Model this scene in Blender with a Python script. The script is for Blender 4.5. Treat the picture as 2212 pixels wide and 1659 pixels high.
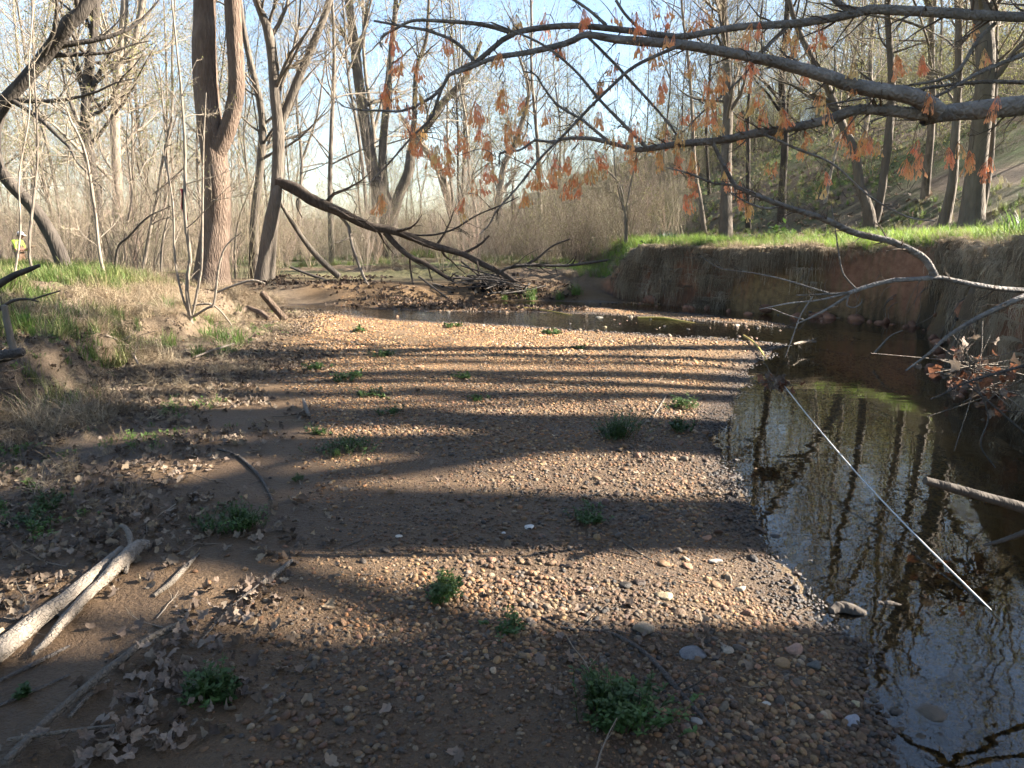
import bpy, math, random
import numpy as np
from mathutils import Vector, Matrix

# ------------------------------------------------------------------ camera, sky, sun, exposure
SC = bpy.context.scene
for o in list(bpy.data.objects): bpy.data.objects.remove(o)
COL = SC.collection
CAM_H, PITCH, FPX = 1.45, math.radians(11.3), 1603.0        # FPX: focal length for a 2212 px wide picture
cam = bpy.data.cameras.new('camera'); cam.sensor_width = 36; cam.lens = 36 * FPX / 2212
cam.clip_start = 0.05; cam.clip_end = 2000
camo = bpy.data.objects.new('camera', cam); COL.objects.link(camo)
camo.location = (0, 0, CAM_H); camo.rotation_euler = (math.pi / 2 - PITCH, 0, 0); SC.camera = camo

SUN_EL, SUN_AZ = math.radians(29), math.radians(8)          # azimuth: from +X turned towards +Y
SDIR = Vector((math.cos(SUN_EL) * math.cos(SUN_AZ), math.cos(SUN_EL) * math.sin(SUN_AZ), math.sin(SUN_EL)))
W = bpy.data.worlds.new('World'); SC.world = W; W.use_nodes = True
nt = W.node_tree; bg = nt.nodes['Background']
sky = nt.nodes.new('ShaderNodeTexSky'); sky.sky_type = 'NISHITA'; sky.sun_disc = False
sky.sun_elevation = SUN_EL; sky.sun_rotation = math.pi / 2 - SUN_AZ
sky.air_density = 1.0; sky.dust_density = 0.7; sky.ozone_density = 1.5
nt.links.new(sky.outputs[0], bg.inputs[0]); bg.inputs[1].default_value = 0.05
sl = bpy.data.lights.new('sun', 'SUN'); sl.energy = 5.0; sl.angle = math.radians(0.6); sl.color = (1.0, 0.91, 0.79)
so = bpy.data.objects.new('sun', sl); COL.objects.link(so)
so.rotation_euler = SDIR.to_track_quat('Z', 'Y').to_euler()
VS = SC.view_settings; VS.view_transform = 'Standard'; VS.look = 'None'; VS.gamma = 1; VS.use_curve_mapping = False
VS.exposure = 2.9
SC.cycles.use_denoising = True
SC.cycles.use_adaptive_sampling = True; SC.cycles.adaptive_threshold = 0.04
SC.cycles.max_bounces = 5; SC.cycles.transparent_max_bounces = 12
SC.cycles.diffuse_bounces = 2; SC.cycles.glossy_bounces = 2
SC.cycles.caustics_reflective = False; SC.cycles.caustics_refractive = False
SC.cycles.sample_clamp_indirect = 8; SC.cycles.debug_use_spatial_splits = True

R = np.random.default_rng(7)

# ------------------------------------------------------------------ helpers
def tag(o, label=None, cat=None, group=None, kind=None):
    if label: o['label'] = label
    if cat: o['category'] = cat
    if group: o['group'] = group
    if kind: o['kind'] = kind
    return o

def empty(name, loc=(0, 0, 0), parent=None):
    o = bpy.data.objects.new(name, None); COL.objects.link(o); o.location = loc; o.empty_display_size = 0.1
    if parent: o.parent = parent
    return o

def nrm(v):
    return v / np.maximum(np.linalg.norm(v, axis=-1, keepdims=True), 1e-9)

class MB:
    def __init__(s): s.V = []; s.Q = []; s.T = []; s.n = 0
    def add(s, V, Q=None, T=None):
        V = np.asarray(V, float).reshape(-1, 3)
        if Q is not None and len(Q): s.Q.append(np.asarray(Q, np.int64).reshape(-1, 4) + s.n)
        if T is not None and len(T): s.T.append(np.asarray(T, np.int64).reshape(-1, 3) + s.n)
        s.V.append(V); s.n += len(V)
    def tubes(s, P, Rd, k=4, cap=False):
        """P (N,M,3) paths, Rd (N,M) radii"""
        P = np.asarray(P, float); Rd = np.asarray(Rd, float)
        if P.ndim == 2: P = P[None]; Rd = Rd[None]
        N, M, _ = P.shape
        if N == 0: return
        T = np.empty_like(P); T[:, 1:-1] = P[:, 2:] - P[:, :-2]; T[:, 0] = P[:, 1] - P[:, 0]; T[:, -1] = P[:, -1] - P[:, -2]
        T = nrm(T)
        ref = np.where(np.abs(T[:, :1, 2:3]) > 0.8, np.array([1., 0, 0]), np.array([0, 0, 1.]))
        ref = np.broadcast_to(ref, T.shape)
        A = nrm(np.cross(T, ref)); B = np.cross(T, A)
        th = np.arange(k) * 2 * math.pi / k
        ring = P[:, :, None] + Rd[:, :, None, None] * (np.cos(th)[:, None] * A[:, :, None] + np.sin(th)[:, None] * B[:, :, None])
        idx = np.arange(N * M * k).reshape(N, M, k)
        q = np.stack([idx[:, :-1], np.roll(idx, -1, 2)[:, :-1], np.roll(idx, -1, 2)[:, 1:], idx[:, 1:]], -1)
        s.add(ring, q)
        if cap:
            for n in range(N):
                for m, rev in ((0, 1), (M - 1, 0)):
                    c = len(s.V)
                    base = s.n
                    s.add(np.vstack([ring[n, m], P[n, m]]), T=[((i + 1) % k, i, k) if rev else (i, (i + 1) % k, k) for i in range(k)])
    def mesh(s, name, smooth=True):
        V = np.concatenate(s.V) if s.V else np.zeros((0, 3))
        Q = np.concatenate(s.Q) if s.Q else np.zeros((0, 4), np.int64)
        T = np.concatenate(s.T) if s.T else np.zeros((0, 3), np.int64)
        me = bpy.data.meshes.new(name)
        me.vertices.add(len(V)); me.vertices.foreach_set('co', V.astype(np.float32).ravel())
        nl = len(Q) * 4 + len(T) * 3
        me.loops.add(nl); me.loops.foreach_set('vertex_index', np.concatenate([Q.ravel(), T.ravel()]).astype(np.int32))
        me.polygons.add(len(Q) + len(T))
        st = np.concatenate([np.arange(len(Q)) * 4, len(Q) * 4 + np.arange(len(T)) * 3]).astype(np.int32)
        me.polygons.foreach_set('loop_start', st)
        me.update(calc_edges=True); me.validate()
        if smooth: me.polygons.foreach_set('use_smooth', np.ones(len(me.polygons), bool))
        return me
    def build(s, name, mat, parent=None, smooth=True, loc=None):
        me = s.mesh(name, smooth); me.materials.append(mat)
        return link(name, me, parent, loc)

def link(name, me, parent=None, loc=None):
    o = bpy.data.objects.new(name, me); COL.objects.link(o)
    if parent: o.parent = parent
    if loc is not None: o.location = loc
    return o

def _hash(ix, iy, seed):
    h = (ix.astype(np.int64) * 374761393 + iy.astype(np.int64) * 668265263 + seed * 974634777) & 0xffffffff
    h = ((h ^ (h >> 13)) * 1274126177) & 0xffffffff
    return ((h ^ (h >> 16)) & 0xffff) / 65535.0

def vnoise(x, y, sc=1.0, seed=0):
    x = np.asarray(x, float) * sc; y = np.asarray(y, float) * sc
    ix = np.floor(x); iy = np.floor(y); fx = x - ix; fy = y - iy
    fx = fx * fx * (3 - 2 * fx); fy = fy * fy * (3 - 2 * fy)
    ix = ix.astype(np.int64); iy = iy.astype(np.int64)
    a = _hash(ix, iy, seed); b = _hash(ix + 1, iy, seed); c = _hash(ix, iy + 1, seed); d = _hash(ix + 1, iy + 1, seed)
    return (a * (1 - fx) + b * fx) * (1 - fy) + (c * (1 - fx) + d * fx) * fy - 0.5

def sstep(a, b, x):
    t = np.clip((x - a) / (b - a), 0, 1); return t * t * (3 - 2 * t)

def seg_dist(x, y, line):
    d = np.full(x.shape, 1e9)
    for (x0, y0), (x1, y1) in zip(line[:-1], line[1:]):
        ex, ey = x1 - x0, y1 - y0
        t = np.clip(((x - x0) * ex + (y - y0) * ey) / (ex * ex + ey * ey), 0, 1)
        d = np.minimum(d, np.hypot(x - x0 - t * ex, y - y0 - t * ey))
    return d

def inside(x, y, poly):
    r = np.zeros(x.shape, bool); n = len(poly)
    for i in range(n):
        x0, y0 = poly[i]; x1, y1 = poly[(i + 1) % n]
        c = ((y0 > y) != (y1 > y))
        with np.errstate(divide='ignore', invalid='ignore'):
            r ^= c & (x < (x1 - x0) * (y - y0) / ((y1 - y0) if y1 != y0 else 1e-9) + x0)
    return r

def sdist(x, y, line, close):
    """positive inside the polygon line+close"""
    d = seg_dist(x, y, line); return np.where(inside(x, y, line + close), d, -d)

# ------------------------------------------------------------------ terrain function (water level is z = 0)
RB = [(3.4, -30), (3.4, 0), (3.3, 3), (3.5, 4.6), (4.1, 6), (4.9, 8), (6.0, 10), (6.7, 11.6), (6.35, 12.8), (5.1, 13.7), (3.8, 15.2),
      (2.8, 16.2), (2.3, 17.6), (0.8, 19.0), (-1.2, 20.2), (-4, 21.5), (-8, 24), (-14, 30), (-30, 60), (-40, 400)]
RBC = [(400, 400), (400, -30)]
LB = [(-2.6, -30), (-2.6, 1.0), (-2.85, 3), (-3.3, 5), (-4.0, 8), (-4.7, 11.5), (-5.0, 14), (-5.2, 15.8), (-6.0, 17.4), (-9, 19), (-16, 23), (-60, 40), (-400, 80)]
LBC = [(-400, -30)]
HF = [(9.5, -30), (9.0, 0), (9.5, 8), (10.2, 13), (9.6, 19), (8, 26), (5, 36), (2, 55), (-2, 90), (-6, 140), (-6, 400)]
HFC = [(400, 400), (400, -30)]
# water outline: near edge of bar, riffle, far edge, right bank toe
WP = [(0.95, -30), (1.0, 1), (1.1, 1.83), (1.32, 2.43), (1.17, 2.8), (1.2, 3.3), (1.32, 4.2), (1.5, 5.2), (2.1, 6.8), (2.75, 8.3), (3.7, 10.0),
      (3.3, 10.4), (2.1, 11.0), (0.72, 11.75), (-0.87, 12.55), (-2.16, 13.0), (-3.3, 14.2), (-4.4, 14.9), (-4.8, 15.5), (-4.4, 15.8), (-2.8, 15.0),
      (-1.6, 14.55), (0.0, 14.4), (1.6, 14.0), (3.0, 13.1), (4.6, 11.7), (4.5, 12.5), (3.3, 14.1), (2.3, 14.9), (0.9, 15.6), (-0.3, 15.9), (-1.4, 16.0), (-1.0, 16.8), (0.6, 16.9), (2.2, 16.3)]
WPC = [(3.8, 15.35), (5.1, 13.9), (6.4, 12.95), (6.9, 11.6), (6.2, 10), (5.1, 8), (4.3, 6), (3.7, 4.6), (3.5, 3), (3.6, 0), (3.6, -30)]

PERSON_DIP = 0.5
def height(x, y, detail=True):
    x = np.asarray(x, float); y = np.asarray(y, float)
    shp = x.shape; x = x.ravel(); y = y.ravel()
    dw = sdist(x, y, WP, WPC)
    dw = dw + (.14 * vnoise(x, y, 1.9, 71) + .10 * vnoise(x, y, 5.0, 72)) * sstep(11, 9, y)
    dR = sdist(x, y, RB, RBC); dL = sdist(x, y, LB, LBC); dH = sdist(x, y, HF, HFC)
    far = sstep(10.3, 11.6, y)
    land = -dw
    zbar = (0.11 * (1 - np.exp(-np.maximum(land, 0) / 0.9)) + 0.03 * sstep(1, 3, land)) * (1 - .62 * sstep(7.5, 11, y) * (y < 17))
    farside = sstep(14.6, 16.5, y + 0.15 * x)
    zbar = zbar + farside * (0.26 * sstep(.1, 1.2, land + .8 * vnoise(x, y, 1.1, 73)) + .12 * vnoise(x, y, .9, 74)) * sstep(2.5, 1.5, x)
    depth = np.where(y < 10.6, 0.45 * (1 - np.exp(-(np.maximum(dw, 0) / 1.7) ** 1.35)), 0)
    depth = depth * (1 - far) + far * (0.05 + 0.14 * sstep(3.2, 4.8, x)) * sstep(0, 0.5, dw)
    z = np.where(dw > 0, -depth - 0.004, zbar)
    # right cut bank, lower and gentler towards the far left
    bh = 0.36 + 0.82 * sstep(2.2, 3.1, x) - 0.25 * sstep(-2, -10, x) + 0.18 * sstep(6.0, 7.5, x) + 0.25 * sstep(9, 6, y) * sstep(3, 4, x) - .75 * sstep(5.4, 4.0, y)
    bw = 0.26 + 1.5 * sstep(2.6, 0.6, x)
    wob = 0.45 * vnoise(x, y, .8, 3) + 0.16 * vnoise(x, y, 2.6, 4) + .06 * vnoise(x, y, 7, 5)
    z = z + (bh - np.maximum(z, 0) * 0.5) * sstep(-0.05, 1, (dR + wob) / bw)
    z = z + np.maximum(dR - 1, 0) * 0.012 * sstep(2, 4, x)
    # hill on the right
    hh = 18.0 * (1 - np.exp(-np.maximum(dH, 0) / 36.0))
    z = z + hh + 0.5 * sstep(0, 10, dH) * vnoise(x, y, 0.16, 8)
    # left levee
    lev = 0.40 * sstep(0.3, 2.5, dL + 0.5 * vnoise(x, y, 0.8, 11)) + 0.32 * sstep(.2, .55, dL + 0.7 * vnoise(x, y, 0.9, 12) + .25 * vnoise(x, y, 3, 13)) - 0.68 * sstep(3.4, 8.5, dL)
    lev = lev * (1 - 0.55 * sstep(12.5, 17, y))
    z = z + np.where(dL > -0.4, lev, 0)
    z = z - PERSON_DIP * np.exp(-((x + 16.5) ** 2 + (y - 25) ** 2) / 14.0)             # low ground where the person stands
    # ground far away rises a little to close the horizon
    z = z + 5.0 * sstep(70, 190, np.hypot(x, y))
    if detail:
        rough = 0.3 + 2.4 * sstep(-0.6, 0.8, dL) + 1.2 * sstep(-0.2, 0.8, dR)
        z = z + 0.045 * rough * vnoise(x, y, 1.7, 21) + 0.022 * rough * vnoise(x, y, 4.1, 22) + 0.010 * vnoise(x, y, 11, 23) * rough
        clay = (dR > -0.1) & (dR < bw + 0.15)
        z = z + np.where(clay, 0.10 * vnoise(x, y, 5, 31) + .06 * vnoise(x, y, 12, 32), 0)
    return z.reshape(shp)

def H1(x, y): return float(height(np.array([x]), np.array([y]))[0])

def ray(u, v):
    b = (829.5 - v) / FPX
    return np.array([(u - 1106) / FPX, math.cos(PITCH) + b * math.sin(PITCH), -math.sin(PITCH) + b * math.cos(PITCH)])

def at(u, v, Y):
    """point seen at picture position (u, v), Y metres ahead"""
    d = ray(u, v); return d * (Y / d[1]) + np.array([0, 0, CAM_H])

_tt = np.geomspace(0.9, 120, 260)
def hit(u, v):
    """where the line of sight through (u, v) meets the terrain"""
    d = ray(u, v); o = np.array([0, 0, CAM_H])
    def first(t):
        p = t[:, None] * d + o; k = np.nonzero(p[:, 2] < height(p[:, 0], p[:, 1]))[0]; return k[0] if len(k) else None
    k = first(_tt)
    if k is None: return at(u, v, 60)
    t = np.linspace(_tt[max(k - 1, 0)], _tt[k], 24); q = t[first(t)] * d + o; return np.array([q[0], q[1], H1(q[0], q[1])])

# ------------------------------------------------------------------ materials
def mat(name):
    m = bpy.data.materials.new(name); m.use_nodes = True
    return m, m.node_tree, m.node_tree.nodes['Principled BSDF']

def N(nt, t, **kw):
    n = nt.nodes.new('ShaderNode' + t)
    for k, v in kw.items():
        if k in n.inputs: n.inputs[k].default_value = v
        else: setattr(n, k, v)
    return n

def ramp(nt, fac, stops):
    r = N(nt, 'ValToRGB'); e = r.color_ramp.elements
    while len(e) < len(stops): e.new(0.5)
    for i, (p, c) in enumerate(stops):
        e[i].position = p; e[i].color = (*c, 1)
    nt.links.new(fac, r.inputs[0]); return r.outputs[0]

def mixc(nt, fac, a, b, mode='MIX'):
    m = N(nt, 'Mix', data_type='RGBA', blend_type=mode)
    for s, v in ((0, fac), (6, a), (7, b)):
        if hasattr(v, 'node'): nt.links.new(v, m.inputs[s])
        else: m.inputs[s].default_value = v if s == 0 else (*v, 1)
    return m.outputs[2]

def coords(nt, scale=(1, 1, 1), kind='Object'):
    tc = N(nt, 'TexCoord'); mp = N(nt, 'Mapping'); mp.inputs['Scale'].default_value = scale
    nt.links.new(tc.outputs[kind], mp.inputs[0]); return mp.outputs[0]

def noise(nt, co, sc, det=5, rough=0.6):
    n = N(nt, 'TexNoise', Scale=sc, Detail=det, Roughness=rough); nt.links.new(co, n.inputs['Vector']); return n.outputs[0]

def bump(nt, bsdf, h, strength, dist):
    b = N(nt, 'Bump', Strength=strength, Distance=dist); nt.links.new(h, b.inputs['Height']); nt.links.new(b.outputs[0], bsdf.inputs['Normal']); return b

def dk(*cs): return [tuple(x * .58 for x in c) for c in cs]
def bark(name, c0, c1, c2, sc=9, stretch=0.22, bstr=0.9, bdist=0.03, rnd=0.35, moss=None):
    c0, c1, c2 = dk(c0, c1, c2)
    m, nt, p = mat(name)
    co = coords(nt, (1, 1, stretch))
    a = noise(nt, co, sc, 6, 0.65); b = noise(nt, coords(nt), 2.3, 3)
    vo = N(nt, 'TexVoronoi', Scale=sc * 1.6, feature='DISTANCE_TO_EDGE'); nt.links.new(co, vo.inputs['Vector'])
    col = ramp(nt, a, [(0.25, c0), (0.5, c1), (0.75, c2)])
    col = mixc(nt, 0.5, col, ramp(nt, b, [(0.3, tuple(x * 0.75 for x in c1)), (0.7, c2)]))
    if moss: col = mixc(nt, ramp(nt, noise(nt, coords(nt), 3.1, 4), [(0.52, (0, 0, 0)), (0.64, (0.7, 0.7, 0.7))]), col, moss)
    oi = N(nt, 'ObjectInfo'); hs = N(nt, 'HueSaturation')
    mr = N(nt, 'MapRange'); mr.inputs['To Min'].default_value = 1 - rnd; mr.inputs['To Max'].default_value = 1 + rnd
    nt.links.new(oi.outputs['Random'], mr.inputs[0]); nt.links.new(mr.outputs[0], hs.inputs['Value']); nt.links.new(col, hs.inputs['Color'])
    nt.links.new(hs.outputs[0], p.inputs['Base Color']); p.inputs['Roughness'].default_value = 0.9
    p.inputs['Specular IOR Level'].default_value = 0.2
    ad = N(nt, 'Math', operation='ADD'); nt.links.new(a, ad.inputs[0])
    ml = N(nt, 'Math', operation='MINIMUM'); nt.links.new(vo.outputs['Distance'], ml.inputs[0]); ml.inputs[1].default_value = 0.25
    nt.links.new(ml.outputs[0], ad.inputs[1])
    bump(nt, p, ad.outputs[0], bstr, bdist); return m

M = {}
M['bark_brown'] = bark('bark_brown', (.10, .065, .045), (.24, .165, .12), (.40, .30, .23), sc=14, stretch=.16, bstr=1, bdist=.05, rnd=.05)
M['bark_grey'] = bark('bark_grey', (.09, .075, .06), (.20, .165, .13), (.32, .27, .215), rnd=.25)
M['bark_dark'] = bark('bark_dark', (.03, .026, .022), (.085, .07, .058), (.19, .16, .13), rnd=.15)
M['bark_pale'] = bark('bark_pale', (.17, .135, .10), (.34, .28, .215), (.48, .41, .33), rnd=.15)
M['bark_fallen'] = bark('bark_fallen', (.025, .02, .016), (.09, .068, .05), (.20, .155, .12), sc=16, rnd=.1)
M['bark_maple'] = bark('bark_maple', (.04, .034, .03), (.16, .14, .125), (.58, .53, .47), sc=20, stretch=1, bstr=1, bdist=.02, rnd=.1)
def twig_mat(name, c, rnd=.25):
    c = dk(c)[0]; m, nt, p = mat(name); oi = N(nt, 'ObjectInfo')
    col = ramp(nt, oi.outputs['Random'], [(0, tuple(x * (1 - rnd) for x in c)), (1, tuple(x * (1 + rnd) for x in c))])
    nt.links.new(col, p.inputs['Base Color']); p.inputs['Roughness'].default_value = .9; p.inputs['Specular IOR Level'].default_value = .1; return m
M['twig'] = twig_mat('twig', (.46, .38, .28))
M['twig_dark'] = twig_mat('twig_dark', (.15, .115, .09))
M['driftwood'] = bark('driftwood', (.10, .08, .06), (.25, .205, .16), (.44, .38, .31), sc=34, stretch=1, bstr=1, bdist=.02, rnd=.3)
M['driftwood_dark'] = bark('driftwood_dark', (.05, .043, .037), (.13, .11, .095), (.25, .22, .19), sc=34, stretch=1, bstr=1, bdist=.02, rnd=.2)
M['rotten'] = bark('rotten', (.05, .03, .02), (.15, .10, .07), (.30, .22, .16), sc=20, stretch=.4, bdist=.03, rnd=.1)

def simple_bark(name, c0, c1, c2, rnd=.3):
    c0, c1, c2 = dk(c0, c1, c2); m, nt, p = mat(name); a = noise(nt, coords(nt, (1, 1, .25)), 9, 3)
    oi = N(nt, 'ObjectInfo'); hs = N(nt, 'HueSaturation'); mr = N(nt, 'MapRange'); mr.inputs['To Min'].default_value = 1 - rnd; mr.inputs['To Max'].default_value = 1 + rnd
    nt.links.new(oi.outputs['Random'], mr.inputs[0]); nt.links.new(mr.outputs[0], hs.inputs['Value']); nt.links.new(ramp(nt, a, [(.3, c0), (.5, c1), (.7, c2)]), hs.inputs['Color'])
    nt.links.new(hs.outputs[0], p.inputs['Base Color']); p.inputs['Roughness'].default_value = .9; p.inputs['Specular IOR Level'].default_value = .15; return m
M['far_bark_grey'] = simple_bark('far_bark_grey', (.12, .10, .08), (.27, .225, .18), (.42, .36, .29))
M['far_bark_pale'] = simple_bark('far_bark_pale', (.24, .19, .14), (.40, .34, .26), (.56, .49, .40))
M['far_bark_dark'] = simple_bark('far_bark_dark', (.045, .038, .03), (.11, .09, .07), (.22, .18, .14))

def leafmat(name, col, var=0.25, trans=0.35, rough=0.6, inst=True, cols=None):
    m, nt, p = mat(name)
    col = tuple(x * .62 for x in col)
    if cols: cols = [(p_, tuple(x * .62 for x in c_)) for p_, c_ in cols]
    if inst:
        a = N(nt, 'Attribute', attribute_name='col', attribute_type='INSTANCER'); c = a.outputs['Color']
    else:
        oi = N(nt, 'ObjectInfo'); no = noise(nt, coords(nt), 6, 1)
        c = ramp(nt, no, [(0.3, tuple(x * (1 - var) for x in col)), (0.7, tuple(min(1, x * (1 + var)) for x in col))])
        if cols: c = mixc(nt, 0.55, c, ramp(nt, oi.outputs['Random'], cols))
    nt.links.new(c, p.inputs['Base Color']); p.inputs['Roughness'].default_value = rough
    p.inputs['Specular IOR Level'].default_value = 0.3
    tr = N(nt, 'BsdfTranslucent'); nt.links.new(c, tr.inputs[0])
    mx = N(nt, 'MixShader'); mx.inputs[0].default_value = trans
    nt.links.new(p.outputs[0], mx.inputs[1]); nt.links.new(tr.outputs[0], mx.inputs[2])
    nt.links.new(mx.outputs[0], nt.nodes['Material Output'].inputs[0]); return m

M['leaf_i'] = leafmat('leaf_instanced', (1, 1, 1), trans=.4)
M['dry_i'] = leafmat('dry_instanced', (1, 1, 1), trans=.2, rough=.85)
M['herb'] = leafmat('herb', (.085, .15, .04), .45, .35, .5, inst=False)
M['bud'] = leafmat('bud', (.33, .33, .11), .3, .45, .6, inst=False)
M['blade'] = leafmat('blade', (.16, .27, .055), .4, .4, .5, inst=False)
M['bluegreen'] = leafmat('bluegreen', (.10, .19, .13), .3, .3, .4, inst=False)
M['samara'] = leafmat('samara', (1.6, .72, .38), .3, .6, .5, inst=False, cols=[(0, (1.5, .48, .30)), (.4, (1.6, .76, .36)), (.75, (1.5, .92, .36)), (1, (1.25, 1.1, .42))])
M['deadleaf'] = leafmat('deadleaf', (.27, .20, .15), .35, .15, .8, inst=False, cols=[(0, (.10, .07, .055)), (.45, (.24, .17, .125)), (.8, (.33, .26, .20)), (1, (.50, .40, .30))])
M['redleaf'] = leafmat('redleaf', (.28, .125, .07), .35, .25, .7, inst=False)

def stone_mat(name, inst):
    m, nt, p = mat(name)
    if inst:
        a = N(nt, 'Attribute', attribute_name='col', attribute_type='INSTANCER'); c = a.outputs['Color']; al = a.outputs['Alpha']
    else:
        oi = N(nt, 'ObjectInfo'); c = oi.outputs['Color']; al = oi.outputs['Alpha']
    no = noise(nt, coords(nt), 2.2, 6, .7)
    c2 = mixc(nt, 1.0, c, ramp(nt, no, [(.25, (.6, .58, .56)), (.5, (.95, .93, .9)), (.75, (1.25, 1.2, 1.12))]), 'MULTIPLY')
    nt.links.new(c2, p.inputs['Base Color']); nt.links.new(al, p.inputs['Roughness']); p.inputs['Specular IOR Level'].default_value = .4
    bump(nt, p, noise(nt, coords(nt), 7, 5), .35, .15); return m
M['pebble_i'] = stone_mat('pebble_instanced', True); M['stone'] = stone_mat('stone_single', False)

def plain(name, col, rough=.6, var=.15, sc=20):
    m, nt, p = mat(name)
    col = tuple(x * .62 for x in col)
    c = ramp(nt, noise(nt, coords(nt), sc, 3), [(.3, tuple(x * (1 - var) for x in col)), (.7, tuple(min(1, x * (1 + var)) for x in col))])
    nt.links.new(c, p.inputs['Base Color']); p.inputs['Roughness'].default_value = rough; return m
M['hivis'] = plain('hivis', (.50, .72, .06)); M['overall'] = plain('overall', (.20, .115, .07)); M['skin'] = plain('skin', (.50, .27, .19), .5, .06)
M['hair'] = plain('hair', (.03, .02, .015)); M['cap_white'] = plain('cap_white', (.72, .72, .74)); M['board'] = plain('board', (.28, .2, .12))
M['strap'] = plain('strap', (.02, .02, .025)); M['orange'] = plain('orange', (.8, .12, .03)); M['tape_white'] = plain('tape_white', (.74, .75, .72), .45)
M['pink'] = plain('pink', (.85, .12, .13)); M['straw_yellow'] = plain('straw_yellow', (.62, .46, .10), .6, .3)
M['boot'] = plain('boot', (.05, .045, .035)); M['quartz'] = plain('quartz', (.78, .74, .68), .5, .1)

def ground_mat():
    m, nt, p = mat('ground'); L = nt.links
    at1 = N(nt, 'Attribute', attribute_name='zone'); at2 = N(nt, 'Attribute', attribute_name='zone_b')
    s1 = N(nt, 'SeparateColor'); L.new(at1.outputs['Color'], s1.inputs[0]); s2 = N(nt, 'SeparateColor'); L.new(at2.outputs['Color'], s2.inputs[0])
    co = coords(nt)
    n1 = noise(nt, co, 1.3, 6); n2 = noise(nt, co, 9, 6, .7); n3 = noise(nt, co, 55, 4, .7); n4 = noise(nt, co, .35, 4)
    sand = mixc(nt, .5, ramp(nt, n1, [(.3, (.15, .088, .043)), (.7, (.27, .172, .09))]), ramp(nt, n3, [(.3, (.12, .07, .036)), (.7, (.30, .195, .105))]))
    litter = mixc(nt, .5, ramp(nt, n2, [(.3, (.07, .05, .035)), (.5, (.21, .15, .10)), (.7, (.38, .29, .20))]), ramp(nt, n3, [(.3, (.07, .05, .035)), (.7, (.30, .22, .15))]))
    grass = ramp(nt, n2, [(.3, (.05, .07, .022)), (.5, (.13, .16, .05)), (.7, (.24, .22, .10))])
    clay = mixc(nt, .5, ramp(nt, n1, [(.3, (.27, .12, .068)), (.7, (.47, .23, .135))]), ramp(nt, n2, [(.3, (.15, .07, .042)), (.7, (.50, .27, .165))]))
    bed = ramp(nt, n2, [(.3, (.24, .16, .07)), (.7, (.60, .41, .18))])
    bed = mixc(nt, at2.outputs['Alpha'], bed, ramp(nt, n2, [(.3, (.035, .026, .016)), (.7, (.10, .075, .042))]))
    hill = mixc(nt, ramp(nt, n4, [(.42, (0, 0, 0)), (.58, (1, 1, 1))]), litter, ramp(nt, n2, [(.3, (.05, .075, .02)), (.7, (.14, .19, .05))]))
    c = mixc(nt, s1.outputs[0], sand, litter); c = mixc(nt, s1.outputs[1], c, grass); c = mixc(nt, s2.outputs[1], c, hill)
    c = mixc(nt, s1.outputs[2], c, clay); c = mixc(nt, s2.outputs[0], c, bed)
    wet = mixc(nt, s2.outputs[2], (.66, .66, .63), (.28, .26, .235)); c = mixc(nt, 1.0, c, wet, 'MULTIPLY')  # darkens wet ground and also paints in the foreground shade
    L.new(c, p.inputs['Base Color'])
    r = N(nt, 'MapRange'); L.new(s2.outputs[2], r.inputs[0]); r.inputs['To Min'].default_value = .95; r.inputs['To Max'].default_value = .45
    L.new(r.outputs[0], p.inputs['Roughness']); p.inputs['Specular IOR Level'].default_value = .3
    ad = N(nt, 'Math', operation='ADD'); L.new(n2, ad.inputs[0]); L.new(n3, ad.inputs[1]); bump(nt, p, ad.outputs[0], .8, .035); return m
M['ground'] = ground_mat()

def water_mat():
    m, nt, p = mat('water'); L = nt.links; nt.nodes.remove(p)
    co = coords(nt, (1.0, 1.0, 1)); co2 = coords(nt, (.8, 2.2, 1))
    w1 = noise(nt, co2, 3.6, 1, .4); w2 = noise(nt, co, 17, 2, .5); at1 = N(nt, 'Attribute', attribute_name='riffle')
    mr = N(nt, 'MapRange'); L.new(at1.outputs['Fac'], mr.inputs[0]); mr.inputs['To Min'].default_value = .07; mr.inputs['To Max'].default_value = 5.0
    ml = N(nt, 'Math', operation='MULTIPLY_ADD'); L.new(w2, ml.inputs[0]); L.new(mr.outputs[0], ml.inputs[1]); L.new(w1, ml.inputs[2])
    b = N(nt, 'Bump', Strength=.07, Distance=.02); L.new(ml.outputs[0], b.inputs['Height'])
    fr = N(nt, 'Fresnel', IOR=1.37); L.new(b.outputs[0], fr.inputs['Normal'])
    tr = N(nt, 'BsdfTransparent'); tr.inputs[0].default_value = (.90, .76, .50, 1)
    gl = N(nt, 'BsdfGlossy', Roughness=.01); L.new(b.outputs[0], gl.inputs['Normal']); gl.inputs[0].default_value = (1, 1, 1, 1)
    mx = N(nt, 'MixShader'); L.new(fr.outputs[0], mx.inputs[0]); L.new(tr.outputs[0], mx.inputs[1]); L.new(gl.outputs[0], mx.inputs[2])
    L.new(mx.outputs[0], nt.nodes['Material Output'].inputs[0]); return m
M['water'] = water_mat()

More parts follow.
